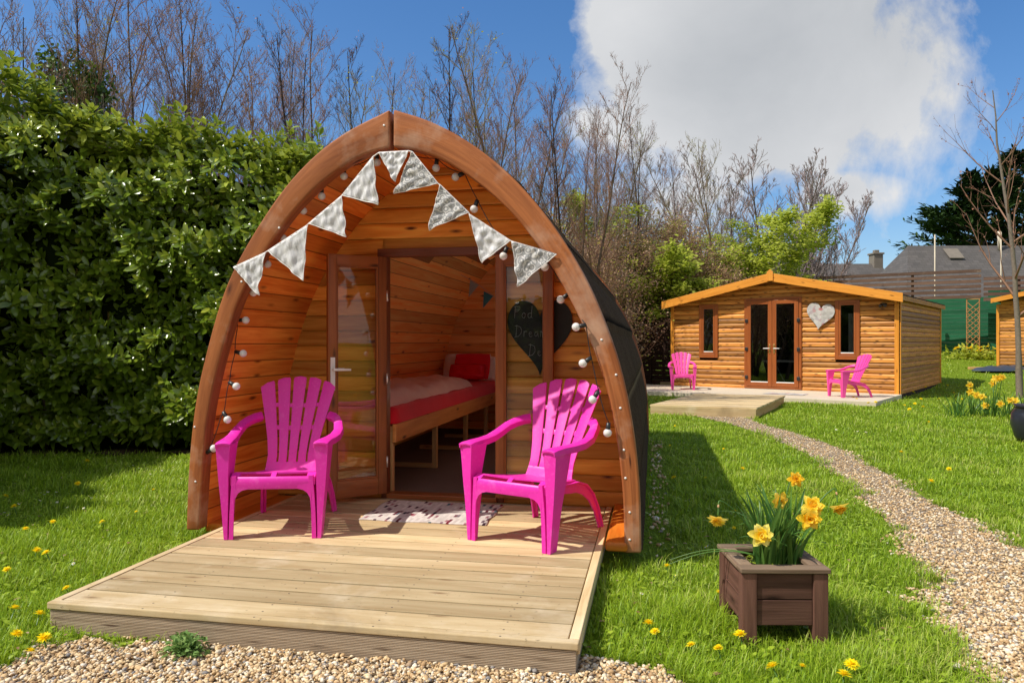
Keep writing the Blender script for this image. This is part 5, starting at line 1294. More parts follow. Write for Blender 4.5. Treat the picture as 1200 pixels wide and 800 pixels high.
V,Fc,r=merge(parts); np_mesh('foliage',V,Fc,M['laurel'],hedge,r,True).matrix_parent_inverse=Matrix.Translation(hedge.location).inverted()
# inner dark core
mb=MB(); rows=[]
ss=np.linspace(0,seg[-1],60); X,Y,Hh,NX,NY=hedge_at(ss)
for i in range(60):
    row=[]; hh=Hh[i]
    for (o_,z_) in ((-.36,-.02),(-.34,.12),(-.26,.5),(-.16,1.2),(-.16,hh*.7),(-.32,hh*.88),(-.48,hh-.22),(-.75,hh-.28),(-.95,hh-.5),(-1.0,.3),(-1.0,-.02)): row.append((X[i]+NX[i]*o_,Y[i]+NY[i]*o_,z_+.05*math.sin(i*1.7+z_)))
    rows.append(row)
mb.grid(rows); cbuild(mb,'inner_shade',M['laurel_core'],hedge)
# flower spikes
n=260; i_=RNG.choice(N,n); T=P0[i_]+ax[i_]*.05; parts=[]
for k in range(26):
    a=RNG.uniform(0,2*PI,n); f=np.c_[np.cos(a)*.6,np.sin(a)*.6,np.full(n,.6)]
    parts.append(scatter(*leaf_template(.5,.1,.1),frames(f,np.tile([0,0,1.],(n,1)),np.full(n,.020)),T+np.c_[np.zeros(n),np.zeros(n),np.full(n,k*.0042)],RNG.uniform(0,1,n)))
V,Fc,r=merge(parts); np_mesh('flower_spikes',V,Fc,M['catkin'],hedge,r,True).matrix_parent_inverse=Matrix.Translation(hedge.location).inverted()
mb=MB(); rr2=random.Random(4)
for k in range(34):
    s_=rr2.uniform(.5,seg[-1]-.3); X1,Y1,H1,n1,n2=[float(q) for q in hedge_at(np.array(s_))]; o_=rr2.uniform(-.8,-.35); o2=o_+rr2.uniform(.1,.35)
    mb.tube([(X1+n1*o_,Y1+n2*o_,0),(X1+n1*o2*.9+.1,Y1+n2*o2*.9,.8),(X1+n1*o2,Y1+n2*o2,2.2)],[.03,.022,.01],6)
cbuild(mb,'stems',M['bark'],hedge)
# soil strip under the hedge
sb=MB(); rows=[[(X[i]+NX[i]*o_,Y[i]+NY[i]*o_,.012+.02*math.sin(i*1.3+o_*5)) for o_ in (.22,0,-.5,-1.1)] for i in range(60)]; sb.grid(rows); o=sb.build('soil',M['soil'],None); tag(o,None,None,None,'structure'); 
# ------------------------------------------------------------ trees
def branch(rs,p,d,L,r,lev,out,tips,up=.12,wob=.10,nseg=None):
    RM=globals().get('RMIN',.0022)
    n=nseg or (7 if lev==0 else 5 if lev==1 else 4 if lev==2 else 3); pts=[p]; rad=[r]; q=p; dd=d.copy()
    for i in range(n):
        dd=(dd+Vector((rs.gauss(0,wob),rs.gauss(0,wob),rs.gauss(0,wob*.6)+up*.5))).normalized(); q=q+dd*(L/n); pts.append(q); rad.append(max(r*(1-.85*(i+1)/n),RM))
    out[0 if lev==0 else 1].append((pts,rad,6 if lev==0 else 4 if lev==1 else 3)); tips.append((lev,pts))
    return pts,rad
def gen_tree(seed,H=7.0,stems=1,nb=16,ang=(.4,.8),lens=.32,sub=6,sub2=3,spread=.25,r0=.045,start=.18,up=.14,wob=.08):
    rs=random.Random(seed); out=[[],[]]; tips=[]
    for s in range(stems):
        a=rs.uniform(0,6.28); d=Vector((math.cos(a)*spread*(stems>1),math.sin(a)*spread*(stems>1),1)).normalized(); h=H*(1 if s==0 else rs.uniform(.65,.95))
        pts,rad=branch(rs,Vector((math.cos(a)*.05*s,math.sin(a)*.05*s,0)),d,h,r0*h/H,0,out,tips,up=.05,wob=wob*.6,nseg=12)
        for k in range(nb):
            t=start+(1-start)*(k+rs.random())/nb*.97; f=t*12; i=min(int(f),11); p=pts[i].lerp(pts[i+1],f-i); r=rad[i]*.55
            a=k*2.4+rs.uniform(-.5,.5); an=rs.uniform(*ang); dd=Vector((math.cos(a)*math.sin(an),math.sin(a)*math.sin(an),math.cos(an)))
            L=h*lens*(1.05-.75*t)*rs.uniform(.7,1.2); bp,br=branch(rs,p,dd,L,max(r,.006),1,out,tips,up,wob)
            for m in range(sub):
                t2=.15+.85*(m+rs.random())/sub; f=t2*5; i=min(int(f),4); p2=bp[i].lerp(bp[i+1],f-i); ax_=(bp[i+1]-bp[i]).normalized(); rv=Vector((rs.gauss(0,1),rs.gauss(0,1),rs.gauss(0,.6))); d2=(ax_+rv.normalized()*.7+Vector((0,0,.25))).normalized()
                L2=L*rs.uniform(.25,.5)*(1.1-.5*t2); cp,cr=branch(rs,p2,d2,L2,max(br[i]*.55,.004),2,out,tips,up,wob*1.3)
                for w in range(sub2):
                    f=rs.uniform(.3,1)*4; i=min(int(f),3); p3=cp[i].lerp(cp[i+1],f-i); d3=((cp[i+1]-cp[i]).normalized()+Vector((rs.gauss(0,.5),rs.gauss(0,.5),rs.gauss(.1,.4)))).normalized()
                    branch(rs,p3,d3,L2*rs.uniform(.3,.55),.003,3,out,tips,up,wob*1.3)
    return out,tips
def tree_mesh(lst,mat,name):
    mb=MB()
    for pts,rad,n in lst: mb.tube(pts,rad,n,caps=False)
    return mb.build(name,mat,None,fix=False)
def leaf_on_tips(tips,n,lo,hi,mat,name,seed,lev=(2,3),sp=.05,lt=None,droop=0,tmin=0):
    rs=np.random.default_rng(seed); c=[t for t in tips if t[0] in lev]; P=[]
    for _ in range(n):
        t=c[rs.integers(len(c))][1]; f=rs.uniform(tmin,len(t)-1-1e-6); i=int(f); p=t[i].lerp(t[i+1],f-i); P.append(tuple(p))
    P=np.array(P)+rs.normal(size=(n,3))*sp; f=rs.normal(size=(n,3)); f[:,2]=f[:,2]*.6-droop; up=np.tile([0,0,1.],(n,1))+rs.normal(size=(n,3))*.6
    V,Fc,r=scatter(*(lt or leaf_template(.3,.06,.15)),frames(f,up,rs.uniform(lo,hi,n)),P,rs.uniform(0,1,n)); return np_mesh(name,V,Fc,M[mat],None,r,True)
def proto(seed,leafs,twig='twig',bark='bark',**kw):
    out,tips=gen_tree(seed,**kw); tr_=tree_mesh(out[0],M[bark],'trunk'); cr_=tree_mesh(out[1],M[twig],'crown'); L=[]
    for lf in leafs: L.append(leaf_on_tips(tips,*lf[0],**lf[1]))
    return tr_,cr_,L
def plant(pr,name,label,cat,loc,h,H,rz,group=None,wd=1.0):
    t=thing(name,label,cat,tuple(loc),rz,group); t.rotation_euler=(rt.gauss(0,.035),rt.gauss(0,.035),rz); sc=h/H; t.scale=(sc*wd,sc*wd,sc)
    for o in (pr[0],pr[1],*pr[2]):
        c=o.copy(); C.objects.link(c); c.parent=t; c.name=o.name
    return t
PR=[]
for sd,lf in ((1,[((700,.02,.04,'redbud','foliage',1),{})]),(2,[((500,.02,.038,'redbud','foliage',2),{})]),(3,[((420,.022,.045,'yellowbud','foliage',3),{})]),(4,[((800,.022,.05,'brownleaf','foliage',4),{})]),(5,[((350,.02,.035,'redbud','foliage',5),{})])):
    PR.append(proto(sd,lf,twig=('twig','twigp','twigo','twig','twigd')[sd-1],bark=('bark','barkd','bark','barkr','barkd')[sd-1],stems=1 if sd in(2,5) else 2,nb=24,lens=.34 if sd!=5 else .24,sub=9,sub2=6))
rt=random.Random(22)
BT=[(8,12,40,4,'slim bare tree at the far left edge behind the hedge'),(45,11.5,-15,0,'bare tree wrapped low in ivy, second from the left behind the hedge'),(75,12.2,-40,3,'bare tree with paired stems rising out of the picture above the ivy'),(104,11.3,-25,1,'darkest straight bare stem reaching the top of the picture'),
(150,12.8,30,2,'thin bare tree between the dark straight stem and the brown leaved one'),(182,11.6,15,3,'bare tree carrying a tuft of dry brown leaves above the hedge'),(205,12.4,45,0,'small bare tree just right of the brown leaved one'),(238,11.8,-5,1,'tall bare tree forking widely in the middle of the hedge top'),(262,12.7,40,4,'slender bare tree right of the widely forking one'),(288,11.9,25,0,'bare tree standing over the right end of the laurel hedge'),
(322,12.9,60,3,'low bare tree in the dip above the laurel'),(352,12.1,60,1,'bare tree left above the arch shoulder of the pod'),(385,12.6,55,4,'bare tree with crossing twigs above the left arch beam'),(418,12.3,70,2,'yellow budded thin tree close left of the arch peak'),
(462,13.2,95,2,'small yellow budded tree right behind the arch peak'),(505,13.5,45,4,'single wispy stem just right of the arch peak'),(536,13.8,100,0,'bare tree behind the right arch beam, first of its row'),(566,14.0,90,1,'bare tree behind the right arch beam, second of its row'),(592,13.6,50,2,'tallest yellow green budded tree right of the pod'),(622,14.2,95,3,'bare tree with dry leaves next to the yellow green one'),
(650,14.5,115,4,'slim bare tree above the shoulder of the pod'),(676,14.1,110,0,'bare tree over the dark roof edge of the pod'),(702,19.2,140,1,'bare tree behind the brown leaved thicket, left part'),(730,23.5,160,3,'low dry leaved tree inside the brown thicket'),(752,24,160,0,'bare tree at the right part of the brown thicket'),(778,24.5,120,4,'tall wispy stem standing against the cloud'),
(528,19,120,3,'bare tree in the second row right of the arch peak'),(552,20,110,4,'slim bare tree in the second row behind the arch beam'),(580,19.5,105,0,'bare tree in the second row left of the tallest one'),(608,20.5,110,1,'bare tree in the second row right of the tallest one'),(636,21,125,2,'yellow budded tree in the second row over the pod shoulder'),(664,21.5,130,0,'bare tree in the second row behind the thicket, left'),(690,22,135,1,'bare tree in the second row behind the thicket, middle'),(716,22.5,150,2,'yellow budded tree in the second row behind the thicket'),(742,23,165,1,'bare tree in the second row behind the thicket, right'),(20,14,30,1,'bare tree in the second row at the far left'),(62,14.5,0,0,'bare tree in the second row left of the ivy'),(128,15,20,4,'slim bare tree in the second row right of the ivy'),(168,14.2,10,0,'bare tree in the second row beside the brown leaved one'),(222,15,25,1,'bare tree in the second row left of the widely forking one'),(306,15.2,40,0,'bare tree in the second row above the dip of the laurel'),(336,14.8,50,1,'bare tree in the second row left of the arch shoulder'),(370,15,60,0,'bare tree in the second row above the arch shoulder'),(402,15.5,70,4,'slim bare tree in the second row left of the arch peak'),(440,15,90,1,'bare tree in the second row just left of the arch peak'),(800,26,185,1,'bare stems behind the left green tree'),(826,27,170,2,'yellow budded stems between the two green trees')]
for (px,D,yt,k,lab) in BT:
    h=CH+(400-yt)/F*D; b=w3(px,D); plant(PR[k],'bare_tree',lab,'tree',b,h,7.0*1.0,rt.uniform(0,6),'bare trees behind hedge and pod')
for p_ in PR:
    for o in (p_[0],p_[1],*p_[2]): bpy.data.objects.remove(o)
# brown thicket
def bush(seed,mat,n,lo,hi,H,W_b,twig='twig',tpl=None,nb=22,dens=.05,extra=None,ang=(.5,1.1),start=.05,lens=.42,stems=3,**kw):
    out,tips=gen_tree(seed,H=H,stems=stems,nb=nb,ang=ang,lens=lens,sub=6,sub2=3,spread=.3,r0=.04,start=start,up=.08)
    L=[leaf_on_tips(tips,n,lo,hi,mat,'foliage',seed,lev=(1,2,3),sp=dens,lt=tpl)]
    if extra: L.append(leaf_on_tips(tips,extra[1],lo,hi,extra[0],'foliage',seed+9,lev=(2,3),sp=dens))
    return tree_mesh(out[0],M['bark'],'trunk'),tree_mesh(out[1],M[twig],'crown'),L
B1=bush(31,'brownleaf',11000,.03,.06,4.0,2,extra=('yellowbud',1500),dens=.12); B2=bush(32,'brownleaf',9500,.03,.06,4.0,2,extra=('freshleaf',4200),dens=.12)
for (px,D,yt,pr,lab) in ((765,28,256,B2,'tall brown shrub furthest back at the right of the thicket'),(668,19.5,262,B1,'tall brown shrub behind the left part of the thicket'),(712,20.5,272,B1,'tall brown shrub behind the middle of the thicket'),(648,16.5,285,B2,'copper brown thicket shrub just above the pod roof edge'),(684,15.8,262,B1,'copper brown leaved shrub left in the thicket'),(722,23.3,262,B2,'copper brown shrub with some green in the middle of the thicket'),(757,23.8,250,B1,'tallest copper brown shrub of the thicket'),(792,25,262,B2,'brown shrub behind the left end of the summer house'),(738,25.3,285,B1,'low brown shrub over the dark fence'),(830,24,270,B1,'brown shrub glimpsed between the two green trees')):
    plant(pr,'shrub',lab,'shrub',w3(px,D),CH+(400-yt)/F*D,4.0,rt.uniform(0,6),'copper brown shrubs of the thicket',1.2)
G1=bush(41,'freshleaf',15000,.06,.11,6.0,3,twig='bark',stems=2,nb=22,lens=.36,dens=.09,start=.15)
for (px,D,yt,lab) in ((797,23.2,226,'fresh bright green leafed tree left behind the summer house roof'),(856,26.4,226,'fresh bright green leafed tree right, spreading towards the roof peak'),(884,28,262,'lower end of the fresh green foliage beside the roof peak'),(828,25.0,236,'fresh green leafed tree in the middle of the green group')):
    plant(G1,'leafy_tree',lab,'tree',w3(px,D),CH+(400-yt)/F*D,6.0,rt.uniform(0,6),'fresh green trees',1.6)
for pr in (B1,B2,G1):
    for o in (pr[0],pr[1],*pr[2]): bpy.data.objects.remove(o)
RMIN=.007
D1=proto(51,[],twig='twigp',stems=6,nb=24,ang=(.35,.8),lens=.40,sub=9,sub2=5,spread=.55,start=.12,r0=.07)
RMIN=.0022
for (px,D,yt,lab) in ((888,33,165,'domed bare purple grey tree behind the roof peak, left and taller'),(926,35,185,'domed bare purple grey tree behind the roof, right one')):
    plant(D1,'bare_tree',lab,'tree',w3(px,D),CH+(400-yt)/F*D,7.0,rt.uniform(0,6),'domed purple grey trees',1.0)
for o in (D1[0],D1[1]): bpy.data.objects.remove(o)
# ivy mass
def ivy(px,py,D,rx,rz_,n,lab):
    c=PD(px,py,D); t=thing('ivy',lab,'ivy',(c.x,c.y,c.z)); q=RNG.normal(size=(n,3)); q/=np.linalg.norm(q,axis=1)[:,None]; rad=RNG.uniform(.3,1,n)**.5; T=q*rad[:,None]*np.array([rx,rx*.8,rz_])*(1+.35*np.sin(q[:,:1]*7+q[:,2:]*9))
    f=RNG.normal(size=(n,3)); V,Fc,r=scatter(*leaf_template(.42,.06,.1),frames(f,q+RNG.normal(size=(n,3))*.4,RNG.uniform(.04,.075,n)),T,RNG.uniform(0,1,n)); np_mesh('leaves',V,Fc,M['ivy'],t,r,True)
    mb=MB(); mb.tube([(0,0,-c.z),(.05,0,-.3),(0,0,rz_*.8)],[.05,.035,.01],6); mb.build('stem',M['bark'],t)
ivy(60,84,11.4,.22,.45,520,'narrow column of ivy on a stem above the hedge, leftmost'); ivy(92,104,11.2,.45,.5,1300,'broad dark ivy mass on the bare stems above the hedge'); ivy(112,118,11.0,.25,.5,600,'ivy running down the dark straight stem into the hedge')
# thin tree at right with a speckled trunk
b=GT(1195,466); D=w2cam(b.x,b.y)[1]; Ht=CH+(400-105)/F*D-b.z
out,tips=gen_tree(77,H=Ht,stems=1,nb=15,ang=(.6,1.0),lens=.42,sub=6,sub2=2,r0=.075,start=.24,up=.16,wob=.07)
t=thing('bare_tree','thin young bare tree with speckled trunk at the right edge of the lawn','tree',tuple(b)); o=tree_mesh(out[0],M['barkr'],'trunk'); o.parent=t; o=tree_mesh(out[1],M['twig'],'crown'); o.parent=t; o=leaf_on_tips(tips,380,.03,.05,'redbud','foliage',6,sp=.01); o.parent=t
# cedar
def cedar(px,py0,D,lab,seed,Wd):
    b=w3(px,D); t=thing('conifer_tree',lab,'tree',(b.x,b.y,0)); Hc=CH+(400-py0)/F*D; rs=np.random.default_rng(seed); mb=MB(); mb.tube([(0,0,0),(0,0,Hc*.95)],[.5,.08],8); mb.build('trunk',M['bark'],t)
    parts=[]; lim=MB(); TT=[];FF=[]
    for k in range(70):
        z=Hc*(.45+.53*(k/70)); R=Wd*(1.15-((z/Hc-.45)/.55)**1.5)*rs.uniform(.6,1.1); a=rs.uniform(0,2*PI); n=170
        s_=rs.uniform(.15,1,n)**.7; side=rs.normal(0,.16,n)*R*s_; x=np.cos(a)*R*s_-np.sin(a)*side; y=np.sin(a)*R*s_+np.cos(a)*side; zz=z+.28*R*s_**1.5+rs.normal(0,.16,n)
        TT.append(np.c_[x,y,zz]); FF.append(np.c_[np.cos(a)+rs.normal(0,.5,n),np.sin(a)+rs.normal(0,.5,n),.45+rs.normal(0,.35,n)]); lim.tube([(0,0,z-.3),(math.cos(a)*R*.8,math.sin(a)*R*.8,z+.2*R)],[.1,.03],4)
    TT=np.concatenate(TT);FF=np.concatenate(FF);n=len(TT); V,Fc,r=scatter(*leaf_template(.16,.05,.15),frames(FF,np.tile([0,0,1.],(n,1))+rs.normal(size=(n,3))*.3,rs.uniform(.35,.7,n)),TT,rs.uniform(0,1,n)); np_mesh('crown',V,Fc,M['cedar'],t,r,False); lim.build('limbs',M['bark'],t,fix=False)
cedar(1150,205,56,'broad dark green conifer behind the hipped slate roof, left one',5,5.2); cedar(1205,175,60,'dark green conifer cut by the right picture edge, taller one',6,5.6)
# shrub in front of the trellis
p=GT(1140,421); t=thing('flowering_plant','low green plant with yellow flowers at the foot of the trellis','plant',tuple(p)); n=500; T=np.c_[RNG.normal(0,.5,n),RNG.normal(0,.2,n),np.abs(RNG.normal(.15,.15,n))]; f=RNG.normal(size=(n,3)); f[:,2]=abs(f[:,2]); V,Fc,r=scatter(LV,LF,frames(f,RNG.normal(size=(n,3)),RNG.uniform(.12,.22,n)),T,RNG.uniform(0,1,n)); np_mesh('leaves',V,Fc,M['freshleaf'],t,r,True)
n=26; T=np.c_[RNG.normal(0,.5,n),RNG.normal(-.1,.1,n),RNG.uniform(.3,.5,n)]; V,Fc,r=scatter(dV[0][0],dV[0][1],np.tile(np.eye(3)*3.2,(n,1,1)),T,RNG.uniform(0,1,n)); np_mesh('flower_heads',V,Fc,M['petal_y'],t,r,True)
# hedge added behind the viewer, unseen, to fill the door glass reflections
n=9000; xx=RNG.uniform(-16,14,n); zz=RNG.uniform(.1,2.6,n); yy=-11+RNG.normal(0,.16,n)+.2*np.sin(xx*1.7)+np.where(zz>2.4,RNG.uniform(-1,0,n),0)
f=RNG.normal(size=(n,3)); f[:,2]-=.2; V,Fc,r=scatter(*leaf_template(.3,.06,.15),frames(f,RNG.normal(size=(n,3))+np.array([0,1.,.3]),RNG.uniform(.16,.3,n)),np.c_[xx,yy,zz],RNG.uniform(0,.8,n))
bh=thing('hedge','added unseen green hedge behind the viewer that fills the door glass reflections','hedge',(-1,-11.4,0)); o=np_mesh('foliage',V,Fc,M['laurel'],bh,r,True); o.matrix_parent_inverse=Matrix.Translation(bh.location).inverted()
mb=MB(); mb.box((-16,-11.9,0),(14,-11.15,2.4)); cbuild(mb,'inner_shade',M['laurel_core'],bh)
# ------------------------------------------------------------ ground
gx=np.unique(np.r_[np.linspace(-300,-30,14),np.arange(-30,60,1.0),np.linspace(60,400,16)]); gy=np.unique(np.r_[np.linspace(-300,-20,14),np.arange(-20,80,1.0),np.linspace(80,500,18)])
XX,YY=np.meshgrid(gx,gy,indexing='ij'); ZZ=terr(XX,YY); idx=np.arange(XX.size).reshape(XX.shape)
Fq=np.stack([idx[:-1,:-1],idx[1:,:-1],idx[1:,1:],idx[:-1,1:]],-1).reshape(-1,4)
o=np_mesh('lawn',np.c_[XX.ravel(),YY.ravel(),ZZ.ravel()],Fq,M['lawn'],None,smooth=True); tag(o,kind='structure')
def sheet(name,poly,z,mat):
    bm=bmesh.new(); vs=[bm.verts.new((x,y,z)) for x,y in poly]; f=bm.faces.new(vs); bmesh.ops.triangulate(bm,faces=[f]); 
    for f in bm.faces:
        if f.normal.z<0: f.normal_flip()
    me=bpy.data.meshes.new(name); bm.to_mesh(me); bm.free(); o=link(name,me,None,[mat]); return tag(o,kind='structure')
sheet('gravel_path',pathpoly,.008,M['gravel']); sheet('gravel_yard',frontpoly,.004,M['gravel'])
# pebbles
def ico():
    bm=bmesh.new(); bmesh.ops.create_icosphere(bm,subdivisions=1,radius=1); V=np.array([v.co[:] for v in bm.verts]); Fc=np.array([[v.index for v in f.verts] for f in bm.faces]); bm.free(); return V,Fc
IV,IF=ico()
def pebbles(T,lo,hi):
    n=len(T); q=RNG.normal(size=(n,3)); up=RNG.normal(size=(n,3))*.35+np.array([0,0,1]); f=np.cross(q,up); sc=RNG.uniform(lo,hi,n)*np.exp(RNG.normal(0,.22,n)); S3=np.c_[sc*RNG.uniform(.65,1,n),sc,sc*RNG.uniform(.45,.75,n)]
    R=frames(f,up,S3); out=[]
    for k in range(4):
        m=np.arange(n)%4==k; out.append(scatter(IV*(1+.22*np.random.default_rng(k).normal(size=(len(IV),1))),IF,R[m],T[m],RNG.uniform(0,1,m.sum())))
    return merge(out)
def cam_samples(n,d0,d1,wide=.82,pw=1.0):
    D=d0*(d1/d0)**(RNG.uniform(0,1,n)**pw) ; lat=RNG.uniform(-wide,wide,n)*D; return lat*cs-D*sn, lat*sn+D*cs, D
def edgen(x,y): return .05*np.sin(x*9+y*4)+.04*np.sin(y*17-x*7)+.03*np.sin(x*31+y*23)
def in_gravel(x,y,j=0.0):
    xx=x+edgen(x,y)*1.1+j; yy=y+edgen(y,x)*.9
    a=pip(pathpoly,xx,yy); b=pip(frontpoly,xx,yy); return a|b
indeck=lambda x,y,m=0:(x>DX0-m)&(x<DX1+m)&(y>DY0-m)&(y<DY1+m)
x,y,D=cam_samples(330000,1.7,14.5,1.2); 
g=in_gravel(x,y,RNG.normal(0,.03,len(x)))&~indeck(x,y,.002); x,y,D=x[g],y[g],D[g]
V,Fc,r=pebbles(np.c_[x,y,.006+RNG.uniform(0,.010,len(x))],.0058,.0105); V0=V
o=np_mesh('pebbles',V,Fc,M['pebble'],None,r,False); tag(o,'loose pale pea gravel covering path and yard','gravel',None,'stuff')
# stones spilled beside the pod wall
n=150; x=RNG.uniform(-.02,.12,n); y=RNG.uniform(4.3,9.5,n); V,Fc,r=pebbles(np.c_[x,y,np.full(n,.01)],.008,.02); o=np_mesh('stones',V,Fc,M['pebble'],None,r,False); tag(o,'strip of loose pale stones along the right side of the pod','stones',None,'stuff')
# ------------------------------------------------------------ grass
def blade_tpl(h,w,b):
    return [(-w,0,0),(w,0,0),(-w*.8,b*.25,h*.5),(w*.8,b*.25,h*.5),(-w*.45,b*.6,h*.82),(w*.45,b*.6,h*.82),(0,b,h)],[(0,1,3),(0,3,2),(2,3,5),(2,5,4),(4,5,6)]
pod_fp=[(xs_at(.1,skin_c)[0],YA+.1),(xs_at(.1,skin_c)[1],YA+.1),(xs_at(.1,skin_c)[1],YB),(xs_at(.1,skin_c)[0],YB)]
cabfp=[(lambda p:(p.x,p.y))(CM@Vector(q)) for q in ((-1.0,max(vf,-2.6),0),(u1,max(vf,-2.6),0),(W_+.05,-.03,0),(W_+.05,LC,0),(-.05,LC,0),(-.05,0,0),(-1.0,0,0))]
cdfp=[(p.x,p.y) for p in P4]
plfp=[(lambda p:(p.x,p.y))(PLM@Vector(q)) for q in ((-.0,0,0),(S,0,0),(S,SD,0),(0,SD,0))]
hpoly=[(X[i]+NX[i]*.12,Y[i]+NY[i]*.12) for i in range(60)]+[(X[i]-NX[i]*1.6,Y[i]-NY[i]*1.6) for i in range(59,-1,-1)]
def lawn_pts(n,d0,d1,pw=1.0,wide=1.15):
    x,y,D=cam_samples(n,d0,d1,wide,pw); ok=~in_gravel(x,y,RNG.normal(0,.035,len(x)))&~indeck(x,y,.004)
    for pl_ in (pod_fp,cabfp,cdfp,hpoly): ok&=~pip(pl_,x,y)
    ok&=~((x>-.1)&(x<.16+.05*np.sin(y*7))&(y>4.2)&(y<9.2)&(RNG.uniform(0,1,len(x))<.8))
    bare=(np.sin(x*3.1+1.7*np.sin(y*2.3))*np.sin(y*3.7+x)+.25*np.sin(x*11+y*9))>.93; ok&=~(bare&(RNG.uniform(0,1,len(x))<.6))
    x,y,D=x[ok],y[ok],D[ok]
    return x,y,D
def grass(n,d0,d1,h0,h1,w0,w1,pw=1.0):
    x,y,D=lawn_pts(n,d0,d1,pw); n=len(x); z=terr(x,y)
    clump=.5+.5*np.sin(x*4.3+2*np.sin(y*3.1))*np.sin(y*5.1+1.5*np.sin(x*2.7)); hh=.86*RNG.uniform(h0,h1,n)*(.5+.9*clump)*RNG.uniform(.5,1.35,n)
    pd=np.hypot(x-(PLM@Vector((S/2,SD/2,0))).x,y-(PLM@Vector((S/2,SD/2,0))).y); hh*=1+.5*np.exp(-((pd-.28)/.18)**2); hh*=np.where(pip(plfp,x,y),.5,1)
    ww=np.interp(D,[d0,d1],[w0,w1])*RNG.uniform(.7,1.3,n); an=RNG.uniform(0,2*PI,n)+1.2*np.sin(x*1.9+y*1.3); lean=RNG.normal(.25,.3,n); out=[]
    up=np.c_[np.cos(an)*lean,np.sin(an)*lean,np.ones(n)]; up/=np.linalg.norm(up,axis=1)[:,None]; fwd=np.c_[np.cos(an),np.sin(an),-lean]; fwd/=np.linalg.norm(fwd,axis=1)[:,None]; side=np.cross(fwd,up)
    R=np.stack([side*ww[:,None],fwd*hh[:,None],up*hh[:,None]],axis=2); hs=[]
    rn=np.clip(RNG.uniform(0,.85,n)+(RNG.uniform(0,1,n)<.09)*.5+.12*np.sin(x*2.1+y*1.7),0,1)
    for k,b in enumerate((.15,.4,.7,1.0)):
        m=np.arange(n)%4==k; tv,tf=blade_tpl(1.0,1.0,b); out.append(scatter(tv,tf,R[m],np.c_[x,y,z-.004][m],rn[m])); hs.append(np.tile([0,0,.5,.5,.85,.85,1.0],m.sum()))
    V,Fc,r=merge(out); return V,Fc,r,np.concatenate(hs)
parts=[grass(340000,2.5,7.0,.045,.085,.0016,.0034),grass(235000,6.5,15,.05,.085,.0036,.0075),grass(105000,14,42,.055,.09,.008,.022)]
Vs=[];Fs=[];rs_=[];hs=[];n=0
for V,Fc,r,h in parts: Vs.append(V);Fs.append(Fc+n);rs_.append(r);hs.append(h);n+=len(V)
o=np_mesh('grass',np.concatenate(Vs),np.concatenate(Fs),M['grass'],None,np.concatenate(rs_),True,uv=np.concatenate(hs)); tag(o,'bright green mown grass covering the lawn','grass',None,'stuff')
# small broad weeds in the lawn
x,y,D=lawn_pts(13000,2.6,10,1.0); n=len(x); a=RNG.uniform(0,2*PI,n); f=np.c_[np.cos(a),np.sin(a),RNG.uniform(.15,.9,n)]; V,Fc,r=scatter(*leaf_template(.3,.05,.3),frames(f,np.tile([0,0,1.],(n,1)),RNG.uniform(.02,.045,n)),np.c_[x,y,RNG.uniform(.005,.03,n)],RNG.uniform(.2,.9,n)); o=np_mesh('lawn_weeds',V,Fc,M['moss'],None,r,True); tag(o,'scattered broad leaved weeds low in the lawn','weeds',None,'stuff')
# fallen brown leaves
x,y,D=lawn_pts(420,2.6,8,1.0); n=len(x); a=RNG.uniform(0,2*PI,n); f=np.c_[np.cos(a),np.sin(a),RNG.uniform(-.1,.3,n)]; V,Fc,r=scatter(*leaf_template(.3,.1,.2),frames(f,np.tile([0,0,1.],(n,1)),RNG.uniform(.015,.04,n)),np.c_[x,y,RNG.uniform(.02,.045,n)],RNG.uniform(0,1,n)); o=np_mesh('leaf_litter',V,Fc,M['brownleaf'],None,r,True); tag(o,'sparse dry leaf litter between the grass blades','leaf litter',None,'stuff')
# ------------------------------------------------------------ light, sky, camera
L=Vector((.64,.37,-1.0)).normalized()
sun=bpy.data.lights.new('sun','SUN'); sun.energy=5.0; sun.angle=math.radians(.55); sun.color=(1,.93,.82); so_=bpy.data.objects.new('sun',sun); C.objects.link(so_); so_.rotation_euler=L.to_track_quat('-Z','Y').to_euler(); so_.location=(-8,-6,14)
w=bpy.data.worlds.new('World'); scene.world=w; w.use_nodes=True; nt=w.node_tree; nt.nodes.clear()
class WT(NT):
    def __init__(s,tree): s.t=tree
T=WT(nt); out=T.n('ShaderNodeOutputWorld'); bg=T.n('ShaderNodeBackground'); sky=T.n('ShaderNodeTexSky'); sky.sky_type='NISHITA'; sky.sun_disc=False; sky.sun_elevation=math.asin(-L.z); sky.sun_rotation=math.atan2(-L.x,-L.y)%(2*PI); sky.air_density=1.1; sky.dust_density=.6; sky.ozone_density=2.2
dirv=T.tex('Generated'); sx,sy,sz_=T.sep(dirv)
az=T.math('ARCTAN2',sx,sy); el=T.math('ARCSINE',sz_)
n1=T.noise(dirv,3.6,10,.62,.35); n2=T.noise(dirv,1.5,5,.5)
def blob(a0,e0,ra,re):
    dx=T.math('DIVIDE',T.math('SUBTRACT',az,math.radians(a0)),math.radians(ra)); dy=T.math('DIVIDE',T.math('SUBTRACT',el,math.radians(e0)),math.radians(re))
    return T.math('SUBTRACT',1,T.math('SQRT',T.math('ADD',T.math('MULTIPLY',dx,dx),T.math('MULTIPLY',dy,dy))))
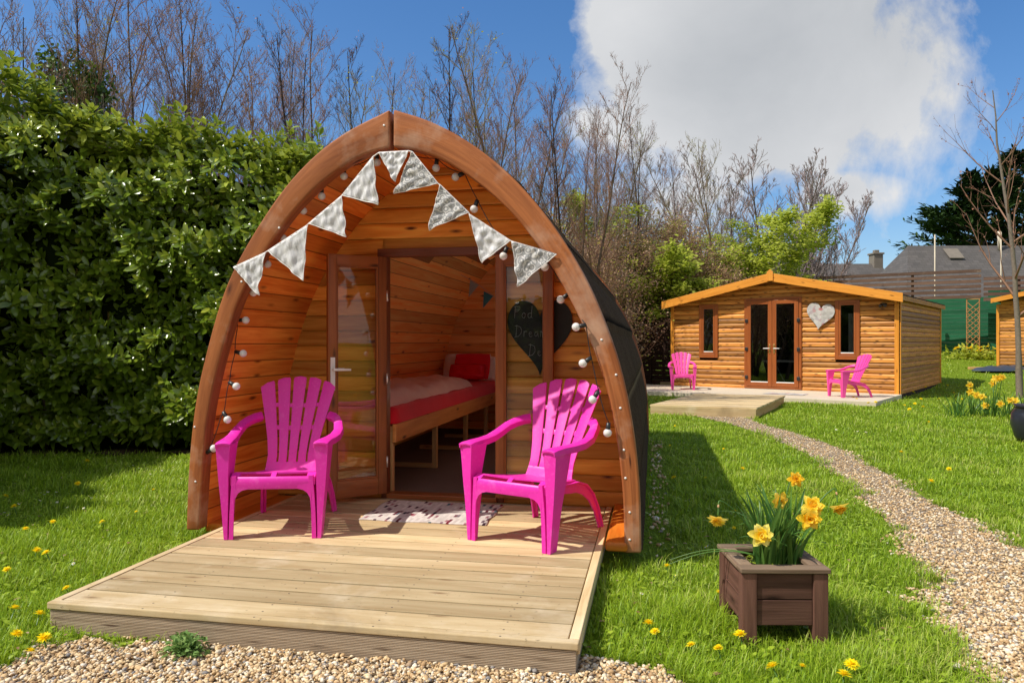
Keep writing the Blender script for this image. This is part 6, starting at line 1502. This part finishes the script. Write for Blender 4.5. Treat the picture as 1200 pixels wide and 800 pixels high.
m=T.math('MAXIMUM',blob(8.2,20.5,16.0,12.0),blob(7,31,15,15)); m=T.math('MAXIMUM',m,T.math('MULTIPLY',T.math('ADD',blob(13.0,10.5,6,3.0),-.2),.7)); m=T.math('MAXIMUM',m,T.math('MULTIPLY',blob(2,10,12,6),.4)); m=T.math('MAXIMUM',m,T.math('SUBTRACT',T.math('MULTIPLY',blob(16,1.5,10,4),.6),.1))
m=T.math('MAXIMUM',m,T.math('ADD',T.math('MULTIPLY',sy,-.8),-.02))  # cloud added behind the camera, unseen, for a whiter fill light
dens=T.math('ADD',T.math('MULTIPLY',m,1.9),T.math('MULTIPLY',T.math('SUBTRACT',n1,.5),3.5))
alpha=T.math('SMOOTH_MIN',T.math('MULTIPLY',dens,2.0,None,True),1.0,.1) if False else T.math('MULTIPLY',T.math('ADD',dens,-.12),2.2,None,True)
shade=T.math('MULTIPLY',T.math('ADD',T.math('ADD',T.math('MULTIPLY',T.math('SUBTRACT',n2,.5),1.2),T.math('MULTIPLY',T.math('SUBTRACT',dens,.2),.28)),T.math('MULTIPLY',T.math('SUBTRACT',n1,.5),-1.6)),1.0,None,True)
cc=T.ramp(shade,[(0,(.92,.93,.95,1)),(.3,(.76,.78,.81,1)),(.65,(.56,.59,.63,1)),(1,(.44,.47,.52,1))])
cc=T.mix(1.0,cc,(6.5,6.5,6.5,1),'MULTIPLY')
skc=T.mix(1.0,sky.outputs[0],(.88,.96,1.10,1),'MULTIPLY')
gm=T.n('ShaderNodeHueSaturation'); gm.inputs['Saturation'].default_value=1.18; gm.inputs['Value'].default_value=1.0; T.l(skc,gm.inputs['Color'])
mx=T.mix(alpha,gm.outputs[0],cc); T.l(mx,bg.inputs[0]); bg.inputs[1].default_value=.128; T.l(bg.outputs[0],out.inputs[0])
cam=bpy.data.cameras.new('camera'); co=bpy.data.objects.new('camera',cam); C.objects.link(co); co.location=(0,0,CH); co.rotation_euler=(PI/2,0,TH); cam.sensor_width=36; cam.lens=36*F/1200; cam.clip_start=.05; cam.clip_end=2000; scene.camera=co
scene.view_settings.view_transform='Standard'; scene.view_settings.look='None'; scene.view_settings.exposure=0; scene.view_settings.gamma=1
scene.render.resolution_x=1024; scene.render.resolution_y=682
scene.cycles.max_bounces=12; scene.cycles.diffuse_bounces=8; scene.cycles.transparent_max_bounces=12
